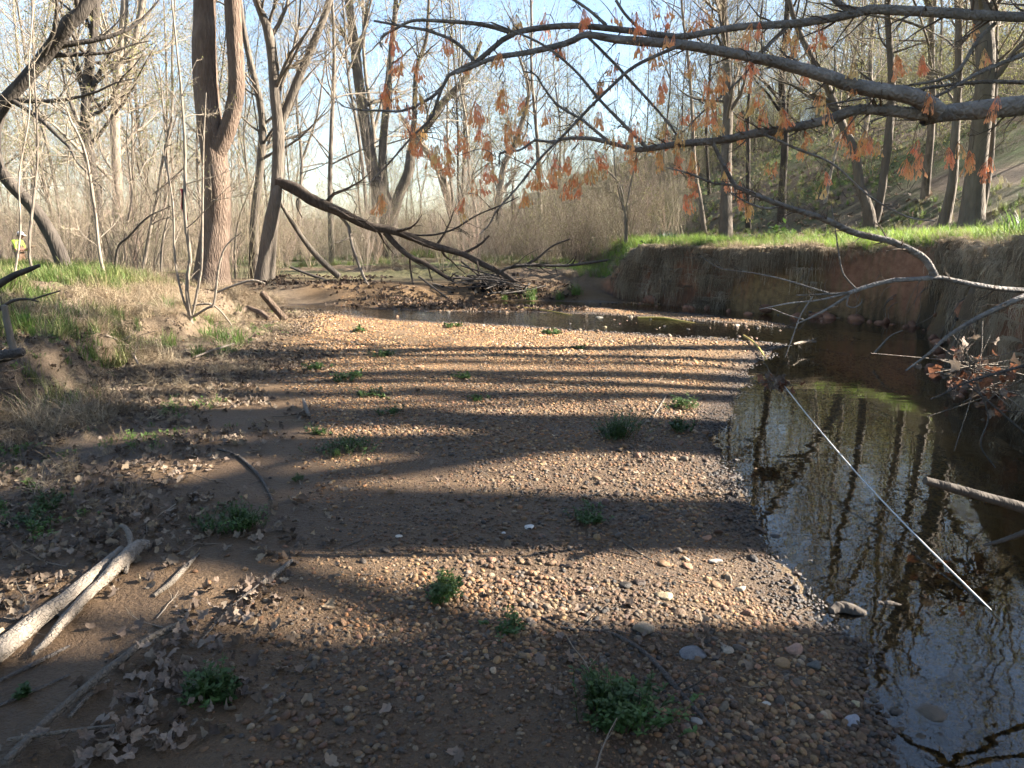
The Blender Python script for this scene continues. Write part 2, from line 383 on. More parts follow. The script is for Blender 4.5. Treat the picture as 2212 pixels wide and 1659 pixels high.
# ------------------------------------------------------------------ ground sheets
def steps(*seq):
    out = [seq[0]]
    for end, st0, st1 in seq[1]:
        n = max(1, int(round(abs(end - out[-1]) / ((st0 + st1) / 2))))
        w = np.linspace(st0, st1, n); w = np.cumsum(w) / w.sum()
        a = out[-1]; out += list(a + w * (end - a))
    return np.array(out)
gx = steps(-260, [(-60, 22, 6), (-14, 6, .5), (-6, .4, .12), (-4, .12, .07), (4.5, .06, .06), (8, .075, .09), (13, .12, .3), (30, .4, 1.6), (90, 2, 8), (260, 10, 22)])
gy = steps(-30, [(0, 6, .3), (1.4, .25, .07), (6, .05, .06), (17.5, .075, .085), (26, .12, .35), (60, .5, 2.5), (130, 3, 8), (260, 10, 22)])
GX, GY = np.meshgrid(gx, gy); GZ = height(GX, GY)
fx, fy = GX.ravel(), GY.ravel()
DW = sdist(fx, fy, WP, WPC); DR = sdist(fx, fy, RB, RBC); DL = sdist(fx, fy, LB, LBC); DH = sdist(fx, fy, HF, HFC)
FZ = GZ.ravel()
dzdy, dzdx = np.gradient(GZ, gy, gx)
NRM = nrm(np.stack([-dzdx, -dzdy, np.ones_like(GZ)], -1).reshape(-1, 3))
bwid = 0.26 + 1.5 * sstep(2.6, 0.6, fx)
nz1 = vnoise(fx, fy, .7, 41); nz2 = vnoise(fx, fy, 2.5, 42)
litter = np.clip(sstep(-1.5, -.1, DL + 1.2 * nz1 + .5 * nz2) + sstep(17, 20, fy) * .8 + sstep(bwid, bwid + .3, DR), 0, 1)
grassm = np.clip(sstep(.8, 2.0, DL + nz1) * sstep(9, 6.5, DL) * sstep(-.1, .25, nz1 + nz2 * .6 + .15) + sstep(bwid, bwid + .2, DR) * sstep(6, 3.0, DR + 2 * nz1) * .9 + sstep(17, 21, fy) * sstep(-.05, .2, nz1) * .55, 0, 1)
steep = 1 - NRM[:, 2]
claym = np.clip(sstep(.2, .5, steep) * sstep(.3, -.1, DR - bwid - .35) * (DR > -.3) * (fx > -1.5), 0, 1)
bedm = sstep(-.02, .06, DW); hillm = sstep(-1, 3, DH + 2 * nz1)
near_shade = np.clip(.75 * sstep(8.5, 4.0, fy + 1.5 * nz1) + .5 * nz2 * (fy < 9), 0, 1) * (DR < 0) * (fy < 10)  # foreground shade painted into the ground colour
wet = np.clip(np.maximum(near_shade, sstep(-.45, .0, DW + .25 * nz2) * (1 - .3 * bedm)) + .8 * sstep(-.3, 0, DR) * sstep(.25, .05, FZ) * (DR > -.3), 0, 1) * (1 - hillm)  # real wetness by the water joined with the painted foreground shade
reg = np.full(len(fx), 4)                                    # forest floor
reg[(fy < 20)] = 1                                           # gravel bar
reg[DW > 0.0] = 0; reg[DL > -.2] = 2; reg[(DR > -.05)] = 3; reg[(DR > -.05) & (fx < .5)] = 4; reg[DH > .5] = 5; reg[(DL > 7) & (DR < 0)] = 4
ny, nx = GX.shape
idx = np.arange(ny * nx).reshape(ny, nx)
quads = np.stack([idx[:-1, :-1], idx[:-1, 1:], idx[1:, 1:], idx[1:, :-1]], -1).reshape(-1, 4)
freg = reg[quads[:, 0]]
P3 = np.stack([fx, fy, FZ], -1)
GROUND = {}
for k, nm in enumerate(['creek_bed', 'gravel_bar', 'left_bank', 'right_bank', 'forest_floor', 'hillside']):
    q = quads[freg == k]; used, inv = np.unique(q, return_inverse=True)
    b = MB(); b.add(P3[used], inv.reshape(-1, 4)); o = b.build(nm, M['ground']); me = o.data
    for an, arrs in (('zone', (litter, grassm, claym)), ('zone_b', (bedm, hillm, wet))):
        a = me.attributes.new(an, 'FLOAT_COLOR', 'POINT')
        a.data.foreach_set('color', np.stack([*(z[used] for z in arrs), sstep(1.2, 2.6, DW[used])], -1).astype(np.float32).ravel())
    me.normals_split_custom_set_from_vertices([tuple(v) for v in NRM[used]])
    o['kind'] = 'structure'; GROUND[nm] = o
# water sheet
q = quads[(DW[quads] > -.4).any(1) & (fx[quads[:, 0]] < 8) & (fy[quads[:, 0]] < 18)]
used, inv = np.unique(q, return_inverse=True)
b = MB(); b.add(np.stack([fx[used], fy[used], np.zeros(len(used))], -1), inv.reshape(-1, 4)); wo = b.build('water', M['water']); wo['kind'] = 'structure'
a = wo.data.attributes.new('riffle', 'FLOAT', 'POINT'); a.data.foreach_set('value', (sstep(9.6, 11.3, fy[used]) * sstep(5.5, 4, fx[used])).astype(np.float32))

# ------------------------------------------------------------------ scatter by geometry nodes (for what nobody could count)
def scatter(name, pts, rot, scl, col, meshes, label, mt, parent=None, cat=None):
    n = len(pts)
    if n == 0: return
    src = bpy.data.collections.new(name + '_kinds')
    for i, me in enumerate(meshes):
        if not me.materials: me.materials.append(mt)
        src.objects.link(bpy.data.objects.new('%s_kind_%02d' % (name, i), me))
    me = bpy.data.meshes.new(name); me.vertices.add(n); me.vertices.foreach_set('co', np.asarray(pts, np.float32).ravel())
    scl = np.asarray(scl, float)
    if scl.ndim == 1: scl = np.repeat(scl[:, None], 3, 1)
    col = np.asarray(col, float)
    col = col.copy(); col[:, :3] *= .58
    if col.shape[1] == 3: col = np.hstack([col, np.ones((n, 1))])
    for an, tp, key, arr in (('rot', 'FLOAT_VECTOR', 'vector', rot), ('scl', 'FLOAT_VECTOR', 'vector', scl), ('col', 'FLOAT_COLOR', 'color', col)):
        a = me.attributes.new(an, tp, 'POINT'); a.data.foreach_set(key, np.asarray(arr, np.float32).ravel())
    a = me.attributes.new('pick', 'INT', 'POINT'); a.data.foreach_set('value', R.integers(0, len(meshes), n).astype(np.int32))
    o = link(name, me, parent)
    g = bpy.data.node_groups.new(name + '_scatter', 'GeometryNodeTree')
    g.interface.new_socket('Geometry', in_out='INPUT', socket_type='NodeSocketGeometry'); g.interface.new_socket('Geometry', in_out='OUTPUT', socket_type='NodeSocketGeometry')
    gi = g.nodes.new('NodeGroupInput'); go = g.nodes.new('NodeGroupOutput'); ip = g.nodes.new('GeometryNodeInstanceOnPoints')
    ci = g.nodes.new('GeometryNodeCollectionInfo'); ci.inputs[0].default_value = src; ci.inputs[1].default_value = True; ci.inputs[2].default_value = True
    def na(nm, tp):
        x = g.nodes.new('GeometryNodeInputNamedAttribute'); x.data_type = tp; x.inputs[0].default_value = nm; return [s for s in x.outputs if s.enabled][0]
    l = g.links.new
    l(gi.outputs[0], ip.inputs['Points']); l(ci.outputs[0], ip.inputs['Instance']); ip.inputs['Pick Instance'].default_value = True
    l(na('pick', 'INT'), ip.inputs['Instance Index']); l(na('scl', 'FLOAT_VECTOR'), ip.inputs['Scale'])
    er = g.nodes.new('FunctionNodeEulerToRotation'); l(na('rot', 'FLOAT_VECTOR'), er.inputs[0]); l(er.outputs[0], ip.inputs['Rotation'])
    l(ip.outputs[0], go.inputs[0])
    md = o.modifiers.new('scatter', 'NODES'); md.node_group = g
    o['kind'] = 'stuff'
    if label: o['label'] = label
    if cat and not parent: o['category'] = cat
    return o

# ------------------------------------------------------------------ stones and gravel
import bmesh
def pebble_mesh(name, seed, sub=2, flat=.6, angular=0.0):
    r = np.random.default_rng(seed); bm = bmesh.new(); bmesh.ops.create_icosphere(bm, subdivisions=sub, radius=1)
    ax = np.array([1.0, r.uniform(.65, .95), flat * r.uniform(.8, 1.2)])
    dirs = nrm(r.normal(size=(9, 3))); offs = r.uniform(.55, .95, 9)
    for v in bm.verts:
        p = np.array(v.co)
        if angular:
            for d, o in zip(dirs, offs):
                e = p @ d - o
                if e > 0: p = p - d * e * angular
        p = p * (1 + .10 * math.sin(3 * p[0] + seed) * math.cos(2.3 * p[1] + seed * 2)) * ax
        v.co = p
    me = bpy.data.meshes.new(name); bm.to_mesh(me); bm.free()
    me.polygons.foreach_set('use_smooth', np.ones(len(me.polygons), bool)); return me
PEB = [pebble_mesh('pebble', s, 2, R.uniform(.45, .75), R.uniform(.3, .9)) for s in range(8)]
PEBL = [pebble_mesh('pebble_small', s + 20, 1, R.uniform(.45, .75), R.uniform(.2, .7)) for s in range(6)]
for m in PEB: m.materials.append(M['pebble_i'])
for m in PEBL: m.materials.append(M['pebble_i'])
PAL = np.array([(.40, .27, .145), (.33, .21, .11), (.23, .14, .075), (.46, .25, .115), (.42, .32, .20), (.25, .22, .19), (.54, .45, .33), (.09, .075, .06), (.44, .25, .165), (.16, .14, .12), (.50, .35, .17), (.30, .18, .095)])
def peb_cols(n, wet_shade_f):
    c = PAL[R.choice(len(PAL), n, p=[.15, .14, .14, .09, .11, .05, .05, .08, .05, .03, .04, .07])] * R.uniform(.5, 1.45, (n, 1)) * np.array([1.06, .95, .84])
    c = c * (1.35 - 1.22 * wet_shade_f[:, None]); rough = .9 - .45 * wet_shade_f  # wet and painted-shade stones darker, far ones lightened as if sunlit
    return np.hstack([c, rough[:, None]])
def wet_shade(x, y): return np.clip(np.maximum(sstep(-.45, .0, sdist(x, y, WP, WPC) + .25 * vnoise(x, y, 2.5, 42)), .62 * sstep(8.5, 4.0, y + 1.5 * vnoise(x, y, .6, 43)) + .5 * vnoise(x, y, 2.2, 44) * (y < 9)), 0, 1)  # wet at the water's edge, plus painted shade towards the viewer
def gravel_density(x, y):
    dl = sdist(x, y, LB, LBC); dr = sdist(x, y, RB, RBC)
    # sand strip along the left of the bar, where few pebbles lie
    edge = np.interp(y, [1.5, 2.3, 3.2, 4.0, 5, 7, 10, 13], [-.55, -.65, -.80, -1.05, -1.4, -2.0, -2.9, -3.6]) + .5 * vnoise(x, y, .9, 51) + .25 * vnoise(x, y, 3, 52)
    return sstep(-.25, .25, x - edge) * (dr < -.05) * sstep(-.3, -.9, dl) * (.55 + .45 * sstep(-.28, -.02, vnoise(x, y, .75, 53) + .5 * vnoise(x, y, 2.4, 54)))
def throw(n, x0, x1, y0, y1, dens):
    x = R.uniform(x0, x1, n); y = R.uniform(y0, y1, n); k = R.uniform(size=n) < dens(x, y); return x[k], y[k]
LAYERS = [(34000, -1.3, 2.3, 1.45, 2.8, (.0030, .0125), PEB), (30000, -1.6, 2.7, 2.8, 4.6, (.0035, .014), PEB), (34000, -2.4, 3.6, 4.6, 8, (.008, .019), PEBL), (46000, -4.5, 5.6, 8, 16.3, (.012, .028), PEBL)]
k = 0
for n, x0, x1, y0, y1, (s0, s1), ms in LAYERS:
    x, y = throw(n, x0, x1, y0, y1, lambda x, y: gravel_density(x, y) * .92 + .012)
    patch = vnoise(x, y, 1.6, 61)
    s = s0 + (s1 - s0) * R.uniform(size=len(x)) ** 2.4 * (1 + 1.3 * np.clip(patch + .1 * (x > .3), -.45, .5)); z = height(x, y) + s * .05
    rot = np.stack([R.normal(0, .3, len(x)), R.normal(0, .3, len(x)), R.uniform(0, 6.28, len(x))], -1)
    scatter('gravel', np.stack([x, y, z], -1), rot, s, peb_cols(len(x), wet_shade(x, y)), ms, None, M['pebble_i'], parent=GROUND['gravel_bar']); k += 1
# the stones that show largest, each an object of its own
STONE = [pebble_mesh('stone', 100 + s, 3, R.uniform(.4, .7), R.uniform(.6, 1.0)) for s in range(12)]
for m in STONE: m.materials.append(M['stone'])
x, y = throw(2600, -1.2, 2.0, 1.6, 5.5, lambda x, y: gravel_density(x, y) * np.clip(1.5 - .22 * y + .5 * (x > .3), 0, 1) * .35)
for i in range(min(285, len(x))):
    s = R.uniform(.011, .021) * (1 + .25 * (x[i] > .4)) * (1 + .12 * (y[i] - 2))
    o = link('stone', STONE[R.integers(len(STONE))], GROUND['gravel_bar'])
    o.location = (x[i], y[i], H1(x[i], y[i]) + s * .12); o.rotation_euler = (R.normal(0, .35), R.normal(0, .35), R.uniform(0, 6.28)); o.scale = (s, s, s)
    c = peb_cols(1, wet_shade(x[i:i + 1], y[i:i + 1]))[0]; c[:3] *= .62; o.color = tuple(c)

# ------------------------------------------------------------------ growing branches
def resample(P, M):
    """smooth curve through the control rows of P (n, k) resampled to M rows"""
    P = np.asarray(P, float); n = len(P)
    if n == 2: return P[0] + np.linspace(0, 1, M)[:, None] * (P[1] - P[0])
    d = np.r_[0, np.cumsum(np.linalg.norm(np.diff(P[:, :3], axis=0), axis=1))]
    ext = np.vstack([2 * P[0] - P[1], P, 2 * P[-1] - P[-2]])
    out = []
    for s in np.linspace(0, d[-1], M):
        i = min(max(np.searchsorted(d, s) - 1, 0), n - 2); t = (s - d[i]) / max(d[i + 1] - d[i], 1e-9)
        p0, p1, p2, p3 = ext[i:i + 4]
        out.append(.5 * (2 * p1 + (p2 - p0) * t + (2 * p0 - 5 * p1 + 4 * p2 - p3) * t * t + (3 * p1 - p0 - 3 * p2 + p3) * t ** 3))
    return np.array(out)

def walk(P0, D0, L, R0, Mn, wob, up, r, taper=.85):
    n = len(P0); P = np.empty((n, Mn, 3)); P[:, 0] = P0; d = nrm(D0); st = (L / (Mn - 1))[:, None]
    for i in range(1, Mn):
        d = nrm(d + r.normal(0, wob, (n, 3)) + np.array([0, 0, up])); P[:, i] = P[:, i - 1] + d * st
    return P, R0[:, None] * (1 - taper * np.linspace(0, 1, Mn))

def spawn(P, Rd, n, t0, t1, ang, lens, rf, Mn, wob, up, r, rmin=.0015, rmax=9):
    """n side branches on the paths P (N,M,3)"""
    Np, Mp, _ = P.shape
    ln = np.linalg.norm(np.diff(P, axis=1), axis=2).sum(1)
    k = r.choice(Np, n, p=ln / ln.sum()); t = r.uniform(t0, t1, n); f = t * (Mp - 1); i = np.minimum(f.astype(int), Mp - 2); w = (f - i)[:, None]
    p = P[k, i] * (1 - w) + P[k, i + 1] * w; tg = nrm(P[k, i + 1] - P[k, i]); rd = Rd[k, i] * (1 - w[:, 0]) + Rd[k, i + 1] * w[:, 0]
    q = nrm(np.cross(tg, r.normal(size=(n, 3)))); a = r.normal(ang, ang * .25, n)[:, None]
    d = np.cos(a) * tg + np.sin(a) * q
    L = np.clip(ln[k] * lens * (1.15 - .7 * t) * r.uniform(.55, 1.3, n), .05, 9)
    return walk(p, d, L, np.clip(rd * rf * r.uniform(.7, 1.1, n), rmin, rmax), Mn, wob, up, r)

def leaflets(mb, P, per, size, r, spread=.03):
    """tiny folded leaves along the ends of the twigs P"""
    n = len(P) * per; k = np.repeat(np.arange(len(P)), per); t = r.uniform(.35, 1, n) * (P.shape[1] - 1); i = np.minimum(t.astype(int), P.shape[1] - 2); w = (t - i)[:, None]
    c = P[k, i] * (1 - w) + P[k, i + 1] * w + r.normal(0, spread, (n, 3)); a = nrm(r.normal(size=(n, 3))) * size * r.uniform(.6, 1.4, (n, 1)); b = np.cross(a, nrm(r.normal(size=(n, 3)))) * .55
    V = np.stack([c - a, c + b, c + a, c - b], 1); mb.add(V, np.arange(n * 4).reshape(n, 4))

def crown(trunks, r, n1, n2, n3, buds=0, budsize=.02, h0=.35, twr=.0045, l1=.34, up=.06, n4=0):
    """trunks: list of (path (M,3), radii (M,)); returns MBs for limbs, twigs, buds"""
    P = np.stack([resample(t[0], 16) for t in trunks]); Rd = np.stack([np.interp(np.linspace(0, 1, 16), np.linspace(0, 1, len(t[1])), t[1]) for t in trunks])
    limb, tw, bd = MB(), MB(), MB()
    p1, r1 = spawn(P, Rd, n1, h0, .98, .85, l1, .45, 8, .14, up, r, rmin=.008); limb.tubes(p1, r1, 5)
    p2, r2 = spawn(p1, r1, n2, .2, 1, .75, .5, .5, 6, .16, up * .8, r, rmin=twr); tw.tubes(p2, r2, 4)
    p3, r3 = spawn(p2, r2, n3, .15, 1, .7, .55, .6, 4, .18, up * .6, r, rmin=twr * .7); tw.tubes(p3, r3, 3)
    if n4:
        p4, r4 = spawn(p3, r3, n4, .2, 1, .7, .6, .8, 3, .15, up * .5, r, rmin=twr * .6); tw.tubes(p4, r4, 3)
    if buds: leaflets(bd, p3, buds, budsize, r)
    return limb, tw, bd

def trunk_tube(mb, P, Rd, k=12, Mn=24, r=None, rough=.05, flare=0.0):
    P = resample(np.asarray(P, float), Mn); t = np.linspace(0, 1, Mn); Rd = np.interp(t, np.linspace(0, 1, len(Rd)), Rd)
    if flare: Rd = Rd * (1 + flare * np.exp(-t * Mn / 1.6))
    n0 = mb.n; mb.tubes(P, Rd, k)
    if r is not None:
        V = mb.V[-1].reshape(Mn, k, 3); c = P[:, None]; ph = r.uniform(0, 6, 4); th = np.arange(k) * 6.283 / k
        f = 1 + rough * (np.sin(3 * th[None] + ph[0] + 2 * t[:, None]) + .7 * np.sin(5 * th[None] + ph[1] - 5 * t[:, None]) + .5 * np.sin((9 + 3 * ph[3]) * t[:, None] + ph[2] + th[None])) * .6
        f = f + r.normal(0, rough * .35, f.shape)
        mb.V[-1] = (c + (V - c) * f[..., None]).reshape(-1, 3)
    return P, Rd

def px_path(pts, Y, extra=None, dz=None):
    """pts: (u, v, width px[, depth]) -> world rows and radii"""
    W_, r_ = [], []
    for p in pts:
        y = p[3] if len(p) > 3 else Y
        W_.append(at(p[0], p[1], y)); r_.append(p[2] * .5 * y / FPX)
    if extra:
        for (dx, dy, dzz, rr) in extra: W_.append(W_[-1] + np.array([dx, dy, dzz])); r_.append(rr)
    return np.array(W_), np.array(r_)

def join(a, b):
    c = MB(); c.V = a.V + b.V; c.Q = a.Q + [q + a.n for q in b.Q]; c.T = a.T + [t + a.n for t in b.T]; c.n = a.n + b.n; return c
def two_mat(a, b, ma, mb_):
    nq = sum(len(q) for q in a.Q); c = join(a, b); me = c.mesh('crown'); me.materials.append(ma); me.materials.append(mb_)
    mi = np.zeros(len(me.polygons), np.int32); mi[nq:] = 1; me.polygons.foreach_set('material_index', mi); return me

def special_tree(name, label, stems, barkm, seed, n1=26, n2=160, n3=700, buds=0, twm='twig', group=None, base=None, h0=.3, k=12, rough=.05, l1=.3, cat='tree', flare=.35, extra_top=3.5, n4=0, budsize=.02):
    """stems: list of (u,v,w) lists; the first starts at the ground"""
    r = np.random.default_rng(seed)
    b = hit(*stems[0][0][:2]) if base is None else np.array(base)
    Y = b[1]; root = empty(name, b); tag(root, label, cat, group)
    tb = MB(); tr = []
    for j, s in enumerate(stems):
        P, rd = px_path(s, Y)
        if j == 0: P[0] = b - np.array([0, 0, .25])
        P[:, 1] += np.cumsum(r.normal(0, .10, len(P))) * (np.arange(len(P)) > 0) if j == 0 else 0
        if s[-1][1] < 60 and extra_top:
            d = nrm(P[-1] - P[-2]); d = nrm(d + np.array([0, 0, .5])); P = np.vstack([P, P[-1] + d * extra_top * .5, P[-1] + d * extra_top]); rd = np.r_[rd, rd[-1] * .7, rd[-1] * .3]
        pp, rr = trunk_tube(tb, P - b, rd, k, 28, r, rough, flare if j == 0 else 0); tr.append((pp, rr))
    limb, tw, bd = crown(tr, r, n1, n2, n3, buds, budsize, h0=h0, l1=l1, n4=n4)
    join(tb, limb).build('trunk', M[barkm], root); o = link('crown', two_mat(tw, bd, M[twm], M['bud']), root)
    return root, tr, b

# -- the trees one can tell apart
special_tree('twin_trunk_tree', 'big brown tree on the left bank forking low into two thick trunks',
    [[(455, 617, 62), (455, 560, 56), (462, 470, 52), (466, 370, 50), (452, 290, 46), (440, 200, 40), (437, 100, 38), (435, 0, 36)],
     [(462, 345, 36), (478, 315, 32), (496, 270, 32), (510, 210, 32), (511, 150, 31), (506, 80, 29), (502, 0, 27)]], 'bark_brown', 1, n1=16, n2=90, n3=300, h0=.62, k=26, rough=.035, extra_top=6, flare=.5)
special_tree('leaning_tree', 'dark bare trunk curving out of the frame and back at far left',
    [[(160, 588, 30), (120, 520, 27), (70, 440, 25), (25, 375, 25), (-2, 320, 25), (-8, 270, 25), (15, 220, 28), (60, 165, 29), (110, 100, 26), (150, 50, 22), (185, 0, 18)]], 'bark_dark', 2, n1=16, n2=90, n3=420, h0=.4, base=(-8.6, 14.6, H1(-8.6, 14.6)), flare=.3, twm='twig', n4=300)
special_tree('forked_tree', 'slim grey tree forking in a V beside the broken stub of the fallen trunk',
    [[(572, 606, 30), (588, 500, 24), (598, 400, 24), (603, 290, 24), (597, 200, 22), (592, 120, 20), (585, 60, 13), (560, 0, 8)],
     [(601, 285, 16), (615, 245, 17), (640, 180, 15), (672, 105, 13), (712, 0, 11)]], 'bark_grey', 3, n1=26, n2=200, n3=900, h0=.4)
special_tree('leafless_tree', 'tall grey tree standing just left of the forked one behind the bank',
    [[(548, 600, 22), (552, 480, 18), (560, 360, 16), (562, 250, 15), (545, 150, 13), (528, 70, 11), (520, 0, 9)]], 'bark_grey', 4, n1=22, n2=160, n3=700, h0=.3)
special_tree('leafless_tree', 'pale straight tree between the leaning trunk and the twin trunks, two upper limbs',
    [[(264, 560, 22), (262, 450, 21), (258, 330, 19), (258, 200, 18), (266, 90, 16), (272, 0, 14)], [(262, 235, 13), (275, 180, 13), (290, 100, 12), (308, 0, 10)]], 'bark_pale', 5, n1=30, n2=240, n3=1200, base=(-13.4, 25, H1(-13.4, 25)), h0=.25, buds=2, budsize=.03)
special_tree('leafless_tree', 'dark upright tree standing behind the curved leaning trunk at left',
    [[(196, 575, 20), (196, 430, 20), (184, 300, 20), (188, 180, 19), (196, 80, 17), (198, 0, 15)], [(186, 230, 10), (215, 160, 10), (248, 100, 7)]], 'bark_dark', 6, n1=30, n2=220, n3=1100, base=(-12.9, 22.7, H1(-12.9, 22.7)), h0=.25, buds=2, budsize=.03)
special_tree('many_stemmed_tree', 'large grey tree spreading into several stems behind the fallen trunk',
    [[(842, 556, 40), (842, 500, 36), (832, 440, 36), (812, 385, 26), (798, 319, 23), (785, 230, 21), (776, 168, 20), (765, 80, 17), (754, 0, 15)],
     [(846, 470, 24), (862, 420, 22), (882, 372, 20), (890, 319, 17), (914, 286, 16), (951, 228, 14), (1005, 168, 11), (1040, 90, 7)],
     [(832, 430, 18), (826, 350, 18), (829, 290, 16), (840, 168, 14), (853, 34, 11)], [(890, 322, 12), (896, 242, 11), (900, 151, 10), (920, 90, 8), (925, 30, 6)]], 'bark_grey', 7, n1=48, n2=380, n3=1800, h0=.35)
special_tree('crooked_tree', 'leaning tan trunk with peeling bark between fallen trunk and stubby fork',
    [[(1003, 540, 22), (990, 495, 20), (978, 453, 19), (964, 410, 18), (951, 369, 16), (930, 335, 14), (904, 302, 12), (866, 252, 8)]], 'bark_pale', 8, n1=10, n2=60, n3=300, h0=.4, extra_top=0)
special_tree('stubby_fork_tree', 'short stubby tree forking near the ground left of the hillside',
    [[(1092, 552, 26), (1088, 520, 24), (1080, 490, 18), (1078, 430, 13), (1090, 353, 12), (1110, 319, 12), (1136, 235, 9), (1142, 188, 7), (1120, 120, 5)], [(1094, 530, 20), (1106, 495, 17), (1112, 470, 12), (1108, 420, 6)]], 'bark_pale', 9, n1=26, n2=220, n3=1100, h0=.3, buds=2, budsize=.03)
special_tree('shrubby_sapling', 'small pale many-branched sapling at the end of the grassy bank',
    [[(1352, 530, 9), (1350, 490, 8), (1346, 450, 7), (1335, 400, 5), (1310, 370, 4), (1290, 340, 3)], [(1350, 470, 5), (1358, 420, 4), (1370, 360, 3), (1378, 300, 2)], [(1347, 455, 4), (1330, 380, 3), (1325, 310, 2)]], 'bark_pale', 10, n1=34, n2=180, n3=600, h0=.25, flare=.1, buds=2, budsize=.012, extra_top=0, k=7)
special_tree('hillside_tree', 'straight grey tree at the hill foot above the middle of the cut bank',
    [[(1568, 514, 27), (1571, 430, 23), (1574, 336, 22), (1577, 230, 20), (1574, 130, 18), (1566, 34, 15)]], 'bark_grey', 11, n1=30, n2=240, n3=1100, h0=.3, buds=1, budsize=.02)
special_tree('hillside_tree', 'thin dark stem standing just right of the straight grey hill-foot tree',
    [[(1618, 498, 11), (1618, 400, 10), (1620, 300, 9), (1622, 218, 7), (1640, 110, 5), (1650, 30, 4)]], 'bark_dark', 12, n1=20, n2=120, n3=500, h0=.3, k=8, buds=1)
special_tree('hillside_tree', 'two slanting grey stems crossing low in a V on the grassy terrace',
    [[(1884, 496, 26), (1870, 450, 20), (1856, 403, 18), (1846, 330, 16), (1822, 265, 14), (1795, 190, 12), (1741, 70, 9), (1720, 10, 7)],
     [(1890, 480, 16), (1900, 440, 16), (1915, 336, 16), (1926, 201, 14), (1921, 90, 12), (1917, 20, 10)]], 'bark_grey', 13, n1=34, n2=260, n3=1200, h0=.35, buds=1)
special_tree('hillside_tree', 'stout ivy-brown tree on the terrace near the upper right corner',
    [[(2100, 482, 44), (2104, 400, 38), (2106, 302, 36), (2100, 168, 34), (2092, 60, 32), (2090, 0, 30)], [(2116, 470, 18), (2130, 400, 15), (2140, 320, 14), (2148, 180, 12), (2150, 40, 9)]], 'bark_grey', 14, n1=34, n2=260, n3=1200, h0=.35, buds=2, budsize=.02)
special_tree('hillside_tree', 'slender tree with a pale lit edge left of the stout terrace tree',
    [[(2036, 484, 22), (2044, 400, 17), (2052, 302, 16), (2056, 180, 14), (2060, 60, 12), (2062, 10, 10)]], 'bark_grey', 15, n1=24, n2=200, n3=900, h0=.3, buds=2, budsize=.02)
special_tree('hillside_tree', 'pair-leaning thin pale trunk left of the straight hill-foot tree',
    [[(1525, 505, 10), (1512, 430, 9), (1502, 360, 8), (1498, 240, 7), (1492, 120, 6), (1480, 30, 5)]], 'bark_pale', 16, n1=22, n2=140, n3=600, h0=.3, k=8, buds=1)
special_tree('hillside_tree', 'grey mid-hill tree above the broad green plant on the terrace',
    [[(1690, 478, 18), (1694, 400, 15), (1698, 300, 15), (1688, 180, 14), (1692, 80, 12), (1696, 10, 10)]], 'bark_dark', 17, n1=28, n2=220, n3=1000, h0=.3, buds=1, budsize=.02)

# -- the wood behind: ten grown trees, copied as individuals
def forest_tree(seed, h, rad, lean, fork):
    r = np.random.default_rng(seed); tb = MB(); tr = []
    n = 8; t = np.linspace(0, 1, n)
    P = np.stack([np.cumsum(r.normal(lean / n, .14, n)), np.cumsum(r.normal(0, .14, n)), t * h], -1); P[0] = (0, 0, -.3)
    tr.append(trunk_tube(tb, P, rad * (1 - .85 * t), 8, 18, r, .06, .4))
    if fork:
        i = r.integers(2, 4); d = r.uniform(0, 6.28); s = P[i]; L = h * (1 - t[i]) * .9; tt = np.linspace(0, 1, 6)
        Q = s + np.stack([np.cos(d) * L * .28 * tt ** .7, np.sin(d) * L * .28 * tt ** .7, L * tt], -1) + np.cumsum(r.normal(0, .08, (6, 3)), 0) * tt[:, None]
        tr.append(trunk_tube(tb, Q, rad * .65 * (1 - .85 * tt), 7, 14, r, .06))
    limb, tw, bd = crown(tr, r, 40, 300, 1300, 2 if seed % 3 else 4, .032, h0=.2, twr=.0032, l1=.32, n4=1900)
    return join(tb, limb).mesh('trunk'), tw, bd
FT = [forest_tree(200 + i, R.uniform(12, 20), R.uniform(.05, .125), R.normal(0, 1.2), i % 3 == 0) for i in range(9)]
BK = ['bark_grey', 'bark_pale', 'bark_dark', 'bark_grey', 'bark_grey', 'bark_pale', 'bark_grey', 'bark_dark', 'bark_grey']
for i, (bk, (a_, tw, bd)) in enumerate(zip(BK, FT)):
    a_.materials.append(M['far_' + bk]); FT[i] = (a_, two_mat(tw, bd, M['twig'] if bk != 'bark_dark' else M['twig_dark'], M['bud']))
def put_forest(x, y, label, group, name='woodland_tree', sc=1, kind=None):   # label and group get the tone of the bark in front
    k = R.integers(len(FT)) if kind is None else kind
    e = empty(name, (x, y, H1(x, y))); e.rotation_euler = (0, 0, R.uniform(0, 6.28)); s = sc * R.uniform(.8, 1.15); e.scale = (s, s, s)
    for nm, me in zip(('trunk', 'crown'), FT[k]): link(nm, me, e)
    tone = {'bark_grey': 'grey', 'bark_pale': 'pale', 'bark_dark': 'dark'}[BK[k]]; tag(e, tone + ' ' + label, 'tree', tone + ' ' + group); return e
def uof(x, y): return 1106 + FPX * x / y
done = []
def free(x, y, d):
    for a in done:
        if (a[0] - x) ** 2 + (a[1] - y) ** 2 < d * d: return False
    done.append((x, y)); return True
def zone_label(u, y):
    if u < 420: return 'bare tree in the far wood left of the twin-trunked tree', 'far trees left of the twin trunks'
    if u < 620: return 'bare tree in the far wood between twin trunks and fallen trunk', 'far trees beside the twin trunks'
    if u < 1180: return 'bare tree in the far wood seen over the fallen trunk', 'far trees behind the fallen trunk'
    return 'bare tree growing up the hillside beyond the cut bank', 'trees on the hillside'
cnt = 0
